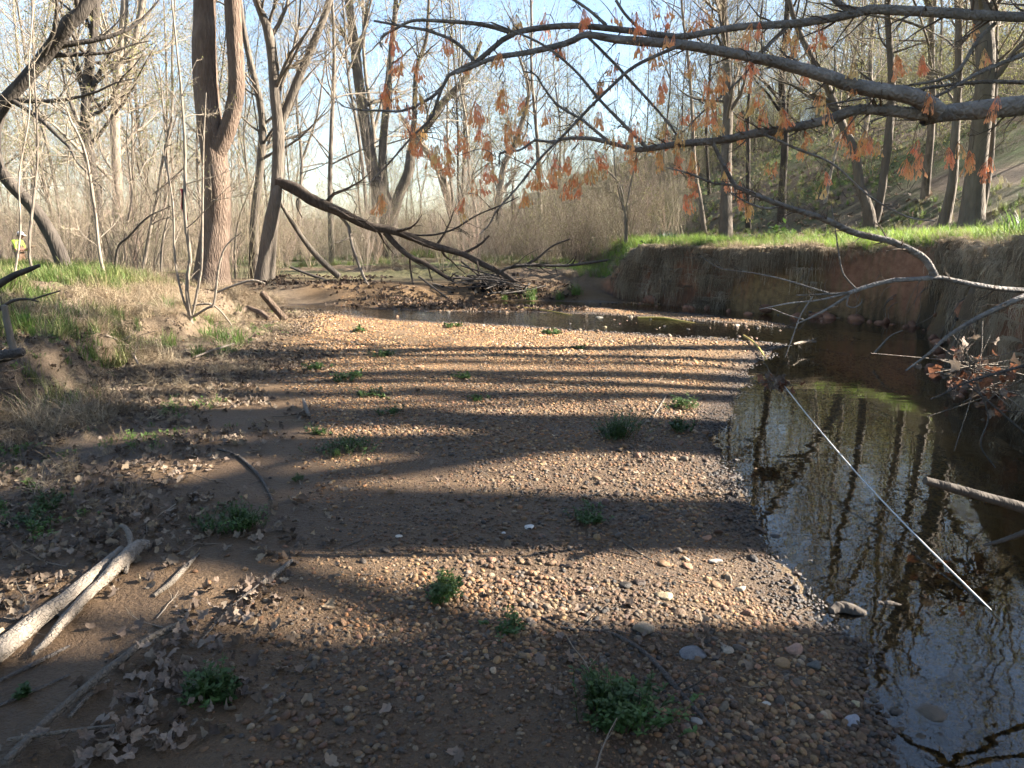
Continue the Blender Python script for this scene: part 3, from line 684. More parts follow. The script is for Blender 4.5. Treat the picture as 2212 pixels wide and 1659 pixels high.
for _ in range(2000):
    y = R.uniform(27, 95); u = R.uniform(-120, 1230); x = (u - 1106) * y / FPX
    if sdist(np.array([x]), np.array([y]), HF, HFC)[0] > 0 or not free(x, y, 2.6 + y * .012): continue
    put_forest(x, y, *zone_label(u, y)); cnt += 1
    if cnt > 98: break
cnt = 0
for _ in range(2000):
    y = R.uniform(19, 75); u = R.uniform(1190, 2330); x = (u - 1106) * y / FPX
    if sdist(np.array([x]), np.array([y]), HF, HFC)[0] < 1.5 or not free(x, y, 2.6): continue
    put_forest(x, y, *zone_label(u, y), sc=.8); cnt += 1
    if cnt > 70: break
for x_, y_ in ((19, 9.2), (24, 10.6)):
    put_forest(x_, y_, 'bare tree upslope outside the picture, dappling the gravel bar', 'upslope trees right of the picture', sc=.9)
for x_, y_ in ((-3, -4), (2, -7), (6, -3), (-8, -5), (-1, -12), (5, -13), (11, -8), (-12, -11), (-7, -17), (-15, -2), (-18, 5), (-14, 8), (13, -2), (17, -5), (9, -18), (0, -20), (-22, -6), (20, -14)):  # unseen trees put in to cut the sky light on the bar
    put_forest(x_, y_, 'bare tree of the unseen wood behind the viewer, added to block sky light', 'trees behind the viewer')
# trees out of the picture on the right whose trunks throw the bands of shade over the bar: (y where the band crosses x = 0, distance right, trunk radius)
SH = MB()
for i, (yb, xt, rad) in enumerate([(1.6, 11, .42), (2.1, 13.5, .34), (3.3, 12.5, .28), (3.6, 16, .2), (4.8, 14, .26), (5.35, 12, .26), (6.25, 17, .17), (7.2, 15, .19), (8.2, 18, .15), (8.95, 13, .20), (6.75, 13, .10), (5.25, 19, .14)]):
    y = yb + xt * math.tan(SUN_AZ); z = H1(xt, y); r = np.random.default_rng(400 + i); h = 19
    t = np.linspace(0, 1, 9); P = np.stack([np.cumsum(r.normal(0, .2, 9)), np.cumsum(r.normal(0, .24, 9)) + 4.0 * r.normal(0, .3) * (t - .35), t * h - .3], -1); P[:, 1] -= np.interp((.56 * xt - z) / h, t, P[:, 1]); P[0, 0] = 0
    e = empty('shade_tree', (xt, y, z)); tb = MB(); tr = [trunk_tube(tb, P, rad * np.clip(1.22 - 1.3 * t, .06, 2), 12, 22, r, .06, .3)]
    bp, br = spawn(tr[0][0][None], tr[0][1][None], 6, .2, .62, .6, .30, .62, 9, .12, .10, r); tb.tubes(bp, br, 7)
    bp2, br2 = spawn(bp, br, 14, .3, .9, .7, .5, .6, 7, .14, .05, r); tb.tubes(bp2, br2, 5)
    limb, tw, bd = crown(tr, r, 26, 100 if i % 2 else 60, 260 if i % 2 else 120, 0, h0=.24, l1=.22, twr=.006)
    join(tb, limb).build('trunk', M['far_bark_grey'], e); tw.build('crown', M['twig'], e)
    tag(e, 'tree on the slope outside the picture whose trunk shades the gravel bar', 'tree', 'shade trees right of the picture')

# ------------------------------------------------------------------ undergrowth, grass, litter
def bush_mesh(seed, h, n, spread, buds, rad=.006):
    r = np.random.default_rng(seed); b = MB()
    P0 = np.c_[r.normal(0, spread * .25, (n, 2)), np.full(n, -.05)]; d = np.c_[r.normal(0, spread, (n, 2)), np.ones(n)]
    p, rr = walk(P0, d, h * r.uniform(.6, 1.1, n), np.full(n, rad) * r.uniform(.7, 1.4, n), 8, .10, .03, r, .75); b.tubes(p, rr, 4)
    p2, r2 = spawn(p, rr, n * 9, .15, 1, .8, .32, .55, 5, .15, .02, r, rmin=.0022); b.tubes(p2, r2, 3)
    p3, r3 = spawn(p2, r2, n * 22, .2, 1, .7, .5, .7, 3, .15, .02, r, rmin=.0018); b.tubes(p3, r3, 3)
    me = b.mesh('bush'); me.materials.append(M['twig_i'] if buds == 0 else M['twig_i'])
    if buds:
        l = MB(); leaflets(l, p3, buds, .016 if buds < 2 else .022, r, .02); ml = l.mesh('b'); nv = len(me.vertices)
        c = MB(); c.V = [np.array([v.co for v in me.vertices])]; c.n = nv
        c.Q = [np.array([q.vertices[:] for q in me.polygons])]; nq = len(c.Q[0]); c.add(l.V[0], l.Q[0]); me2 = c.mesh('bush'); me2.materials.append(M['twig_i']); me2.materials.append(M['bud'])
        me2.polygons.foreach_set('material_index', np.r_[np.zeros(nq), np.ones(len(l.Q[0]))].astype(np.int32)); return me2
    return me
M['twig_i'] = leafmat('twig_instanced', (1, 1, 1), trans=.0, rough=.9)
BUSH = [bush_mesh(600 + i, R.uniform(2.0, 3.8), int(R.integers(5, 10)), R.uniform(.15, .4), (0, 0, 1)[i % 3]) for i in range(7)]
BUSHL = [bush_mesh(630 + i, R.uniform(2.2, 3.8), int(R.integers(6, 10)), R.uniform(.3, .5), 2) for i in range(4)]
def bushes(name, n, fn, lab, ms, c0, s0=.7, s1=1.3):
    x, y = fn(n); z = height(x, y); m = len(x)
    c = np.array(c0) * R.uniform(.45, 1.35, (m, 1)) * R.uniform(.92, 1.08, (m, 3))
    return scatter(name, np.c_[x, y, z], np.c_[R.normal(0, .08, m), R.normal(0, .08, m), R.uniform(0, 6.28, m)], (s0 + (s1 - s0) * R.uniform(size=m) ** 1.5)[:, None] * np.c_[np.ones(m), np.ones(m), R.uniform(.7, 1.25, m)], c, ms, lab, M['twig_i'], cat='undergrowth')
def reg_uv(u0, u1, y0, y1, hillside=None, levee=None):
    def f(n):
        y = R.uniform(y0, y1, n); u = R.uniform(u0, u1, n); x = (u - 1106) * y / FPX; k = np.ones(n, bool)
        if hillside is not None: k &= (sdist(x, y, HF, HFC) > 0) == hillside
        k &= sdist(x, y, WP, WPC) < -1.2
        k &= vnoise(x, y, .22, 131) + .7 * vnoise(x, y, .7, 132) > R.uniform(-.5, .25, n)
        k &= ~((u > -60) & (u < 120) & (y < 23.5))
        k &= ~((np.abs(x) < 6.5) & (y < 19.5) & (x < 3))
        return x[k], y[k]
    return f
bushes('undergrowth', 900, reg_uv(-150, 640, 16.5, 60, False), 'tangle of thin bare stems filling the wood behind the left bank', BUSH, (.46, .37, .27))
bushes('undergrowth', 700, reg_uv(600, 1250, 21, 60, False), 'tangle of thin bare stems behind the fallen trunk', BUSH, (.44, .36, .26))
bushes('undergrowth', 620, reg_uv(1120, 1480, 20, 60), 'dense bare brush at the foot of the hill beyond the cut bank', BUSH + BUSHL[:2], (.36, .29, .21), .6, 1.2)
bushes('undergrowth', 480, reg_uv(1450, 2400, 21, 70, True), 'budding yellow-green brush high on the hillside', BUSHL, (.22, .18, .13), .7, 1.5)
bushes('undergrowth', 420, reg_uv(1200, 2300, 40, 80, True), 'yellow-green leafing thicket along the top of the hill', BUSHL, (.30, .26, .17), 1.5, 2.6)
bushes('undergrowth', 620, reg_uv(-150, 1250, 55, 110, False), 'hazy thicket closing the far end of the wood', BUSH + BUSHL, (.42, .36, .26), 1.3, 2.2)

def tuft_mesh(seed, n, h, wid, lean, droop, base=.03, seg=4):
    r = np.random.default_rng(seed); b = MB(); t = np.linspace(0, 1, seg + 1)
    az = r.uniform(0, 6.28, n); ln = h * r.uniform(.5, 1.15, n); le = np.abs(r.normal(lean, lean * .5, n)); dr = droop * r.uniform(.4, 1.5, n)
    out = np.stack([np.cos(az), np.sin(az), 0 * az], -1); side = np.stack([-np.sin(az), np.cos(az), 0 * az], -1)
    P = (r.normal(0, base, (n, 3)) * [1, 1, 0])[:, None] + out[:, None] * (ln * le)[:, None, None] * (t ** 1.3)[None, :, None]
    P[:, :, 2] += ln[:, None] * (t - dr[:, None] * t ** 2.4)[:]
    w = wid * (1 - t) ** .6 + .0004
    V = np.stack([P - side[:, None] * w[None, :, None], P + side[:, None] * w[None, :, None]], 2).reshape(-1, 3)
    i = np.arange(n * (seg + 1) * 2).reshape(n, seg + 1, 2); b.add(V, np.stack([i[:, :-1, 0], i[:, :-1, 1], i[:, 1:, 1], i[:, 1:, 0]], -1))
    return b.mesh('tuft')
GT = [tuft_mesh(700 + i, 26, .24, .0035, .35, .25) for i in range(5)]
DT = [tuft_mesh(720 + i, 42, .36, .0017, .8, .8, .06, 5) for i in range(5)]          # dead, lying over
HT = []                                                                              # hanging over an edge (out along +X, then down)
for i in range(5):
    r = np.random.default_rng(740 + i); b = MB(); n = 26; t = np.linspace(0, 1, 7)
    L = r.uniform(.10, .42, n) * r.uniform(.7, 1.2); P = np.zeros((n, 7, 3)); P[:, :, 0] = .05 + (.10 + .07 * r.uniform(-1, 1, n))[:, None] * (1 - np.exp(-t * 4))[None]; P[:, :, 1] = r.normal(0, .09, n)[:, None] + np.cumsum(r.normal(0, .012, (n, 7)), 1)
    P[:, :, 2] = .06 * np.sin(t * 3)[None] - L[:, None] * t[None] ** 1.5; P[:, :, 0] += np.cumsum(r.normal(0, .012, (n, 7)), 1)
    b.tubes(P, np.full((n, 7), .0038) * (1.1 - .6 * t)[None], 3); HT.append(b.mesh('hanging'))
LEAF = []
def leaf_mesh(seed, lobes=5, curl=.35):
    r = np.random.default_rng(seed); n = 20; th = np.linspace(0, 2 * math.pi, n, endpoint=False)
    am = r.uniform(.15, .55); rad = (1 - am) + am * np.abs(np.cos(lobes * th / 2 + .2)) ** 1.3 * r.uniform(.6, 1.15, n); asp = r.uniform(.55, .9)
    mid = np.c_[rad * .5 * np.cos(th), rad * .5 * np.sin(th) * asp, 0 * th]; o = np.c_[rad * np.cos(th), rad * np.sin(th) * asp, 0 * th]
    a = r.uniform(0, 3.14); c1 = r.normal(0, curl) + .5; c2 = r.normal(0, curl)
    def z(p): q = p[:, 0] * math.cos(a) + p[:, 1] * math.sin(a); s = -p[:, 0] * math.sin(a) + p[:, 1] * math.cos(a); return c1 * q * q + c2 * s * s + .25 * np.sin(5 * q + seed) * np.abs(s) + .10 * np.sin(9 * s + 7 * q)
    mid[:, 2] = z(mid); o[:, 2] = z(o); V = np.vstack([[0, 0, 0], mid, o]); i = np.arange(n); j = (i + 1) % n
    b = MB(); b.add(V, np.c_[1 + i, 1 + n + i, 1 + n + j, 1 + j], np.c_[0 * i, 1 + i, 1 + j]); return b.mesh('leaf')
LEAF = [leaf_mesh(760 + i, int(R.integers(3, 7)), .4) for i in range(8)]

def sample(n, x0, x1, y0, y1, fn):
    x = R.uniform(x0, x1, n); y = R.uniform(y0, y1, n); dl = sdist(x, y, LB, LBC); dr = sdist(x, y, RB, RBC); dh = sdist(x, y, HF, HFC); dw = sdist(x, y, WP, WPC)
    k = R.uniform(size=n) < fn(x, y, dl, dr, dh, dw); return x[k], y[k]
def rz(n, tilt=.15): return np.c_[R.normal(0, tilt, n), R.normal(0, tilt, n), R.uniform(0, 6.28, n)]
def cols(n, *pal): p = np.array(pal); return p[R.integers(0, len(p), n)] * R.uniform(.7, 1.3, (n, 1))
def cover(name, lab, n, box, fn, ms, pal, s0, s1, mt, tilt=.15, lift=0, cat='grass'):
    x, y = sample(n, *box, fn); m = len(x)
    return scatter(name, np.c_[x, y, height(x, y) + lift], rz(m, tilt), R.uniform(s0, s1, m), cols(m, *pal), ms, lab, mt, cat=cat)
GRN = [(.17, .26, .06), (.22, .30, .08), (.13, .19, .05), (.30, .32, .11), (.36, .32, .16)]
DRY = [(.48, .37, .23), (.40, .30, .19), (.55, .45, .30), (.33, .24, .15)]
nzf = lambda x, y, s, k: vnoise(x, y, s, k)
cover('grass', 'fresh green grass along the top of the left bank', 12000, (-13, -4.5, 5, 19), lambda x, y, dl, dr, dh, dw: sstep(1.0, 2.0, dl + nzf(x, y, .7, 41)) * sstep(7, 4, dl) * sstep(-.35, .05, nzf(x, y, .9, 91)) * .9, GT, GRN, .7, 1.4, M['leaf_i'])
cover('dead_grass', 'pale dead grass lying down the slope of the left bank', 15000, (-9, -2.6, 2.2, 17), lambda x, y, dl, dr, dh, dw: sstep(-.35, .3, dl + .8 * nzf(x, y, 1.3, 92)) * sstep(3.6, 1.2, dl) * sstep(-.05, .25, nzf(x, y, 1.0, 93)) * .7 * sstep(3, 6, y), DT, DRY, .5, 1.1, M['dry_i'], .5)
cover('grass', 'green grass patches on the lower left slope', 2600, (-6.5, -2.8, 4, 15), lambda x, y, dl, dr, dh, dw: sstep(-.2, .4, dl) * sstep(2.5, 1, dl) * sstep(-.02, .2, nzf(x, y, .9, 94)), GT, GRN, .6, 1.2, M['leaf_i'])
cover('leaf_litter', 'brown fallen leaves matted over the foot of the left bank', 48000, (-7, -.6, 1.5, 15), lambda x, y, dl, dr, dh, dw: sstep(-2.2, -.8, dl + 1.0 * nzf(x, y, .9, 95) + .6 * nzf(x, y, 2.6, 96)) * sstep(3.2, 1.2, dl) * sstep(-.38, .12, nzf(x, y, 1.5, 97)) * .9, LEAF, [(.26, .19, .135), (.18, .13, .095), (.33, .26, .19), (.12, .09, .07), (.38, .29, .19)], .013, .032, M['dry_i'], .6, .012, 'leaves')
cover('straw', 'straw-coloured stalks strewn among the leaves at left', 3000, (-6, -1.2, 2.2, 14), lambda x, y, dl, dr, dh, dw: sstep(-1.7, -.5, dl + .8 * nzf(x, y, 1, 98)) * sstep(2, .5, dl) * .6 * sstep(2.5, 6, y), DT, DRY, .3, .6, M['dry_i'], 1.0, .005, 'straw')
cover('grass', 'bright green grass on top of the cut bank', 15000, (1.6, 13, 7, 22), lambda x, y, dl, dr, dh, dw: sstep(.25, .5, dr) * sstep(4.2, 1.2, dr) * (.35 + .65 * sstep(-.2, .1, nzf(x, y, .8, 99))), GT, [(.28, .44, .07), (.36, .52, .09), (.20, .33, .06), (.40, .48, .12)], .6, 1.25, M['leaf_i'])
cover('grass', 'thin grass and green weeds on the terrace and lower hillside', 9000, (3, 30, 12, 40), lambda x, y, dl, dr, dh, dw: sstep(2, 3.5, dr) * sstep(-.1, .15, nzf(x, y, .45, 101)) * .7 * sstep(18, 3, dh), GT, GRN, .5, 1.1, M['leaf_i'])
cover('grass', 'green ground cover patches on the floor of the far wood', 9000, (-26, 4, 18.5, 46), lambda x, y, dl, dr, dh, dw: (sstep(1.0, 2.5, dr) + sstep(4, 6, dl)) * sstep(-.02, .2, nzf(x, y, .35, 102)) * .8, GT, GRN, .7, 1.5, M['leaf_i'])
cover('dead_grass', 'tan dead grass and mounds beyond the riffle', 2600, (-5, 3.2, 16.5, 23), lambda x, y, dl, dr, dh, dw: sstep(.2, .8, dr) * sstep(-.15, .15, nzf(x, y, .6, 103)) * .8, DT, DRY, .6, 1.1, M['dry_i'], .4)
cover('leaf_litter', 'dark wet leaves banked along the far side of the riffle', 5200, (-6, 1.5, 14.3, 20), lambda x, y, dl, dr, dh, dw: (dw < -.1) * sstep(-.25, .1, nzf(x, y, .8, 104)) * sstep(20.5, 18, y) * .8, LEAF, [(.15, .10, .07), (.20, .14, .10), (.26, .19, .13), (.10, .07, .05)], .035, .07, M['dry_i'], .8, .02, 'leaves')
cover('leaf_litter', 'loose brown leaves over the hillside and terrace', 9000, (5, 34, 12, 46), lambda x, y, dl, dr, dh, dw: (dr > 1.2) * sstep(-.3, .2, nzf(x, y, .4, 105)), LEAF, [(.30, .22, .16), (.22, .16, .12), (.38, .31, .24)], .05, .11, M['dry_i'], .5, .02, 'leaves')
# grass and roots hanging over the cut bank
def along(line, s0, s1, n):
    L = np.array(line, float); d = np.r_[0, np.cumsum(np.hypot(*np.diff(L, axis=0).T))]; s = R.uniform(s0, s1, n)
    x = np.interp(s, d, L[:, 0]); y = np.interp(s, d, L[:, 1]); e = .15
    tx = np.interp(s + e, d, L[:, 0]) - np.interp(s - e, d, L[:, 0]); ty = np.interp(s + e, d, L[:, 1]) - np.interp(s - e, d, L[:, 1]); l = np.hypot(tx, ty)
    return s, x, y, -ty / l, tx / l                                                   # outward normal (away from the bank)
dRB = np.r_[0, np.cumsum(np.hypot(*np.diff(np.array(RB), axis=0).T))]
n = 2100; s, x, y, ox, oy = along(RB[1:13], .5, dRB[12] - dRB[1], n)
inn = R.uniform(.12, .42, n); k = (vnoise(s, s * 0, .9, 111) + .6 * vnoise(s, s * 0, 3.1, 112)) > R.uniform(-.25, .3, n)
x, y, ox, oy, inn = x[k] - ox[k] * inn[k], y[k] - oy[k] * inn[k], ox[k], oy[k], inn[k]; m = len(x)
sc_ = R.uniform(.6, 1.25, m) * np.where(y < 9, .75, 1)
scatter('hanging_grass', np.c_[x, y, height(x, y) + .02], np.c_[np.zeros(m), R.normal(0, .15, m), np.arctan2(oy, ox)], sc_, cols(m, (.66, .52, .35), (.50, .38, .25), (.74, .60, .42), (.34, .25, .16)), HT, 'dry grass and roots hanging over the red cut bank', M['dry_i'], cat='grass')
n = 700; s, x, y, ox, oy = along(RB[1:12], .5, dRB[11] - dRB[1], n); inn = R.uniform(.25, .7, n)
scatter('dead_grass', np.c_[x - ox * inn, y - oy * inn, height(x - ox * inn, y - oy * inn)], rz(n, .3), R.uniform(.5, 1.0, n), cols(n, *DRY), DT, 'tan dead grass fringe along the lip of the cut bank', M['dry_i'], cat='grass')

# ------------------------------------------------------------------ sticks, logs, fallen tree
def stick(name, label, pts, mt, cat='stick', Y=None, lift=.5, k=8, Mn=14, rough=.06, twigs=0, twm=None, group=None, parent=None, seed=0, world=None, off=0.0):
    """pts (u, v, width px[, height above ground]); lies on the ground unless Y (depth) is given"""
    r = np.random.default_rng(1000 + seed + int(pts[0][0] * 7 + pts[0][1]) if world is None else seed); P, rd = [], []
    if world is None:
        for p in pts:
            if Y is None:
                h = hit(p[0], p[1]); rr = p[2] * .5 * h[1] / FPX; h[2] += rr * lift * 2 - rr * .4 + (p[3] if len(p) > 3 else 0) + off
            else: h = at(p[0], p[1], Y if len(p) < 4 else p[3]); rr = p[2] * .5 * h[1] / FPX
            P.append(h); rd.append(rr)
        P = np.array(P); rd = np.array(rd)
    else: P, rd = world
    b0 = P[np.argmin(P[:, 2])].copy() if parent is None else np.zeros(3)
    b = MB(); pp, rr = trunk_tube(b, P - b0, rd, k, Mn, r, rough)
    for e, m in ((0, 0), (-1, Mn - 1)):                                                # close both ends
        ring = b.V[0].reshape(Mn, k, 3)[m]; c = pp[m] + (nrm(pp[m] - pp[m + (1 if m == 0 else -1)])) * rr[m] * .4
        b.add(np.vstack([ring, c]), T=[((i + 1) % k, i, k) if m == 0 else (i, (i + 1) % k, k) for i in range(k)])
    if twigs:
        p2, r2 = spawn(pp[None], rr[None], twigs, .1, 1, .8, .28, .5, 5, .2, .02, r, rmin=.0018); b.tubes(p2, r2, 4)
        p3, r3 = spawn(p2, r2, twigs * 3, .2, 1, .8, .5, .6, 4, .2, 0, r, rmin=.0014); b.tubes(p3, r3, 3)
    o = b.build(name, M[mt], parent, loc=b0 if parent is None else None)
    if parent is None: tag(o, label, cat, group)
    return o, P, rd

bt = empty('broken_tree', hit(566, 608)); tag(bt, 'snapped dead tree whose top slants down across to the debris heap', 'tree'); b0 = np.array(bt.location); YB = float(b0[1])
def bt_part(name, pts, mt='bark_fallen', Mn=16, k=10, rough=.07, twigs=0):
    P, rd = px_path(pts, YB); r = np.random.default_rng(int(pts[0][0] + pts[0][1])); b = MB(); pp, rr = trunk_tube(b, P - b0, rd, k, Mn, r, rough)
    if twigs:
        p2, r2 = spawn(pp[None], rr[None], twigs, .15, 1, .9, .25, .5, 5, .2, .0, r, rmin=.004); b.tubes(p2, r2, 4); p3, r3 = spawn(p2, r2, twigs * 4, .2, 1, .8, .5, .6, 4, .2, 0, r, rmin=.003); b.tubes(p3, r3, 3)
    return b.build(name, M[mt], bt)
bt_part('stump', [(564, 612, 34), (574, 540, 28), (586, 470, 27), (598, 415, 27), (606, 392, 24), (608, 384, 8)], 'bark_grey')
bt_part('fallen_trunk', [(597, 394, 18), (608, 396, 25), (641, 409, 23), (678, 434, 20), (734, 458, 18), (797, 488, 16), (835, 496, 15), (885, 511, 14), (936, 531, 13), (999, 549, 12), (1036, 567, 13, YB - .3), (1087, 592, 12, YB - .6), (1114, 610, 8, YB - .8)], Mn=46, k=14, rough=.17, twigs=14)
bt_part('branch', [(832, 502, 13), (855, 529, 12), (885, 554, 11, YB - .2), (923, 572, 11, YB - .3), (961, 597, 9, YB - .4), (980, 606, 7, YB - .5)], twigs=5)
bt_part('branch', [(1004, 546, 6), (1036, 529, 5.5), (1057, 509, 4)], twigs=3)
bt_part('branch', [(734, 466, 7), (752, 488, 7), (762, 534, 6.5, YB - .3), (784, 594, 6, YB - .6), (808, 640, 4, YB - 1.2)], 'bark_grey', twigs=4)
bt_part('branch', [(885, 554, 4.5), (888, 590, 4), (895, 624, 3, YB - .6)], twigs=2)
bt_part('branch', [(650, 418, 3), (640, 440, 2.5), (652, 470, 2)]); bt_part('branch', [(870, 506, 4), (930, 508, 4), (980, 495, 4), (1030, 465, 3.5), (1090, 440, 3), (1120, 425, 2)], 'bark_dark', twigs=6)
stick('dead_pole', 'thin dead pole leaning under the snapped stub', [(604, 436, 7), (641, 496, 9), (676, 544, 11), (709, 577, 13), (733, 598, 14)], 'bark_grey', 'pole', Y=YB + .6)
stick('fallen_pole', 'dark thin log lying below the leaning dead pole', [(628, 577, 5), (660, 590, 6), (703, 605, 7)], 'driftwood_dark', 'log', Y=YB + .9)
stick('fallen_branch', 'bare twiggy branch lying against the left end of the cut bank', [(1080, 588, 5), (1115, 574, 6), (1216, 574, 6), (1266, 569, 6), (1312, 562, 5)], 'bark_dark', 'branch', Y=16.6, twigs=16)
stick('fallen_branch', 'curved dark branch rising from the debris heap towards the hill', [(1100, 580, 5), (1153, 564, 5), (1191, 533, 4), (1232, 516, 3)], 'bark_dark', 'branch', Y=17.0, twigs=8)
# debris heap: each stick a part
dp = empty('debris_heap', hit(1055, 636)); tag(dp, 'dark heap of flood sticks under the end of the fallen trunk', 'debris'); d0 = np.array(dp.location); r = np.random.default_rng(77)
for i in range(70):
    L = r.uniform(.4, 1.6); c = np.array([r.normal(0, .55), r.normal(.35, .3), 0]); c[2] = max(.04, .45 * math.exp(-(c[0] / .8) ** 2) * r.uniform(.1, 1)); a = r.normal(0, .6); d = np.array([math.cos(a), math.sin(a) * .7, r.normal(-.05, .22)]) * L / 2
    P = resample(np.array([c - d, c + r.normal(0, .06, 3), c + d]), 6); b = MB(); b.tubes(P, np.linspace(1, .5, 6) * r.uniform(.006, .03), 5); b.build('stick', M['driftwood_dark'], dp)
lh = LEAF[:4]
for i in range(60):
    o = link('leaf', LEAF[i % 8], dp); o.location = (r.normal(0, .6), r.normal(.1, .3), r.uniform(.02, .2)); o.rotation_euler = r.normal(0, .8, 3); s = r.uniform(.04, .08); o.scale = (s, s, s)
for m in LEAF:
    pass

# things on the left bank and bar
stick('driftwood_log', 'thick smooth grey driftwood limb entering from the lower left edge', [(-60, 1462, 62), (0, 1420, 50), (80, 1352, 44), (150, 1303, 40), (215, 1240, 30), (262, 1190, 16)], 'driftwood', 'log', k=16, Mn=44, rough=.10)
o, P, rd = stick('driftwood_branch', 'pale knotty driftwood branch lying along the thick grey limb', [(74, 1424, 12), (110, 1392, 20), (150, 1345, 24), (190, 1300, 22), (230, 1262, 24), (268, 1225, 32), (300, 1195, 34), (322, 1190, 20)], 'driftwood', 'branch', k=14, Mn=44, rough=.2, off=.015)
stick('driftwood_root', 'curled root hook arching over the knotty driftwood tip', [(272, 1240, 10), (285, 1195, 13, .05), (268, 1172, 12, .07), (240, 1170, 6, .02)], 'driftwood', 'root')
stick('stick', 'thin dark stick below the knotty driftwood near left edge', [(-10, 1478, 9), (70, 1440, 12), (150, 1398, 7)], 'driftwood_dark')
stick('stick', 'slim stick half buried in sand at lower left edge', [(-5, 1528, 8), (60, 1500, 9), (150, 1460, 7)], 'driftwood_dark')
stick('stick', 'short pale stick lit on the sand right of the driftwood', [(332, 1290, 9), (370, 1262, 15), (405, 1225, 12), (430, 1198, 6)], 'driftwood')
stick('stick', 'bright barkless stick ending in dark debris on the gravel edge', [(562, 1268, 14), (600, 1240, 14), (632, 1214, 10)], 'driftwood')
stick('branch', 'long grey branch slanting through the leaf pile at lower left', [(15, 1668, 24), (90, 1590, 22), (180, 1510, 20), (260, 1445, 20), (320, 1400, 18), (400, 1358, 15)], 'driftwood', 'branch', k=10, Mn=40, rough=.16, off=.02)
stick('branch', 'shorter stick parallel to the long branch in the leaf pile', [(150, 1552, 10), (190, 1508, 13), (235, 1472, 9)], 'driftwood')
stick('stick', 'pale straight stick crossing the long branch at bottom left', [(20, 1624, 11), (130, 1606, 10), (250, 1590, 7)], 'driftwood', off=.03)
stick('twig', 'thin twig rising through the leaf pile', [(430, 1390, 5), (500, 1330, 5, .03), (560, 1285, 4, .04)], 'driftwood_dark', 'twig')
stick('twig', 'dark slim twig lying on the shaded gravel', [(720, 1190, 3), (770, 1172, 3.5), (802, 1158, 3)], 'driftwood_dark', 'twig')
stick('twig', 'forked grey branch on pebbles beside the large green clump', [(1170, 1335, 5), (1220, 1360, 8), (1300, 1365, 8), (1360, 1390, 10), (1410, 1430, 13), (1470, 1500, 13), (1535, 1572, 9)], 'driftwood_dark', 'branch', twigs=6, Mn=18)
stick('twig', 'curved pale twig lying below the white-flowered clump on gravel', [(1332, 1142, 4), (1345, 1170, 5), (1380, 1195, 4), (1410, 1212, 3)], 'driftwood', 'twig')
stick('twig', 'small crooked twig beside the round green clump near water', [(1405, 910, 4), (1425, 880, 5), (1440, 855, 4)], 'driftwood', 'twig')
stick('root_stub', 'little upright root stub in the sand beside the leaf litter', [(668, 900, 10), (662, 890, 10, .01), (656, 876, 7, .04)], 'driftwood', 'root')
stick('driftwood_plank', 'split weathered plank leaning up beside the rotten log', [(566, 632, 15), (590, 660, 17), (616, 690, 17)], 'rotten', 'plank', Y=float(hit(612, 694)[1]), k=5)
stick('rotten_log', 'crumbling rotten log lying at the left end of the riffle', [(512, 684, 12), (535, 676, 20), (560, 682, 18), (582, 692, 9)], 'rotten', 'log', k=12, Mn=16, rough=.2)
stick('dead_branch', 'bleached forked branch leaning right from the sapling clump', [(465, 634, 4), (497, 620, 5), (544, 606, 5.5), (572, 612, 3)], 'bark_pale', 'branch', Y=12.4)
stick('dead_branch', 'bleached twig arching down in front of the rotten log', [(415, 660, 4), (454, 657, 5), (477, 673, 4), (500, 702, 3)], 'bark_pale', 'branch', Y=10.8)
stick('dead_branch', 'dark dead limb poking in from the left edge below the person', [(-30, 632, 18), (0, 613, 16), (34, 593, 14), (60, 583, 12), (86, 573, 7)], 'bark_dark', 'branch', Y=6.5)
stick('dead_branch', 'thin grey branch reaching in at left below the dark limb', [(-20, 678, 9), (0, 667, 8), (27, 650, 7), (60, 646, 6), (84, 652, 3)], 'bark_dark', 'branch', Y=6.0, twigs=2)
stick('dead_branch', 'slim brown twig pointing up right on the left bank', [(67, 648, 4), (100, 637, 4), (131, 628, 2.5)], 'bark_dark', 'branch', Y=6.0)
stick('broken_post', 'pale broken stem standing at the left edge of the bank', [(9, 660, 13), (16, 700, 14), (30, 760, 15)], 'bark_pale', 'stump', Y=5.9)
stick('rotten_log', 'dark rotten log end at the left edge under the pale stem', [(-30, 768, 30), (10, 768, 28), (50, 760, 18)], 'driftwood_dark', 'log', Y=5.7, rough=.15)
stick('rotten_log', 'dark hollow log under the bank among dead grass', [(300, 762, 16), (330, 768, 22), (362, 775, 16)], 'driftwood_dark', 'log', rough=.2)
stick('stick', 'weathered stick lying across the grass tuft below the bank', [(423, 782, 4), (465, 766, 5), (506, 752, 3)], 'driftwood', off=.05)
stick('stick', 'pale root branch sprawling at the foot of the left bank', [(230, 738, 4), (262, 752, 6), (285, 775, 6), (300, 800, 4)], 'bark_pale', 'root', twigs=8, off=.06)
stick('stick', 'grey branch lying among leaves left of the bar', [(470, 972, 5), (510, 985, 7), (560, 1030, 7), (590, 1085, 5)], 'driftwood_dark', twigs=5)
stick('stick', 'thin reddish stick lying on the sunlit gravel near the pool', [(1462, 752, 3), (1490, 754, 4), (1512, 757, 3)], 'driftwood_dark')
stick('yellow_reed', 'yellow reed stalk lying in the riffle', [(1378, 690, 4), (1430, 691, 5), (1470, 697, 4), (1530, 708, 3)], 'straw_yellow', 'reed', off=.02)
stick('yellow_reed', 'bent yellow reed at the waterside point of the bar', [(1606, 730, 4), (1630, 748, 5), (1648, 772, 4), (1654, 784, 3)], 'straw_yellow', 'reed', off=.03)
stick('yellow_reed', 'faint yellow reed on the gravel strip beyond the riffle', [(1115, 666, 2.5), (1170, 672, 3), (1235, 684, 2)], 'straw_yellow', 'reed', off=.02)
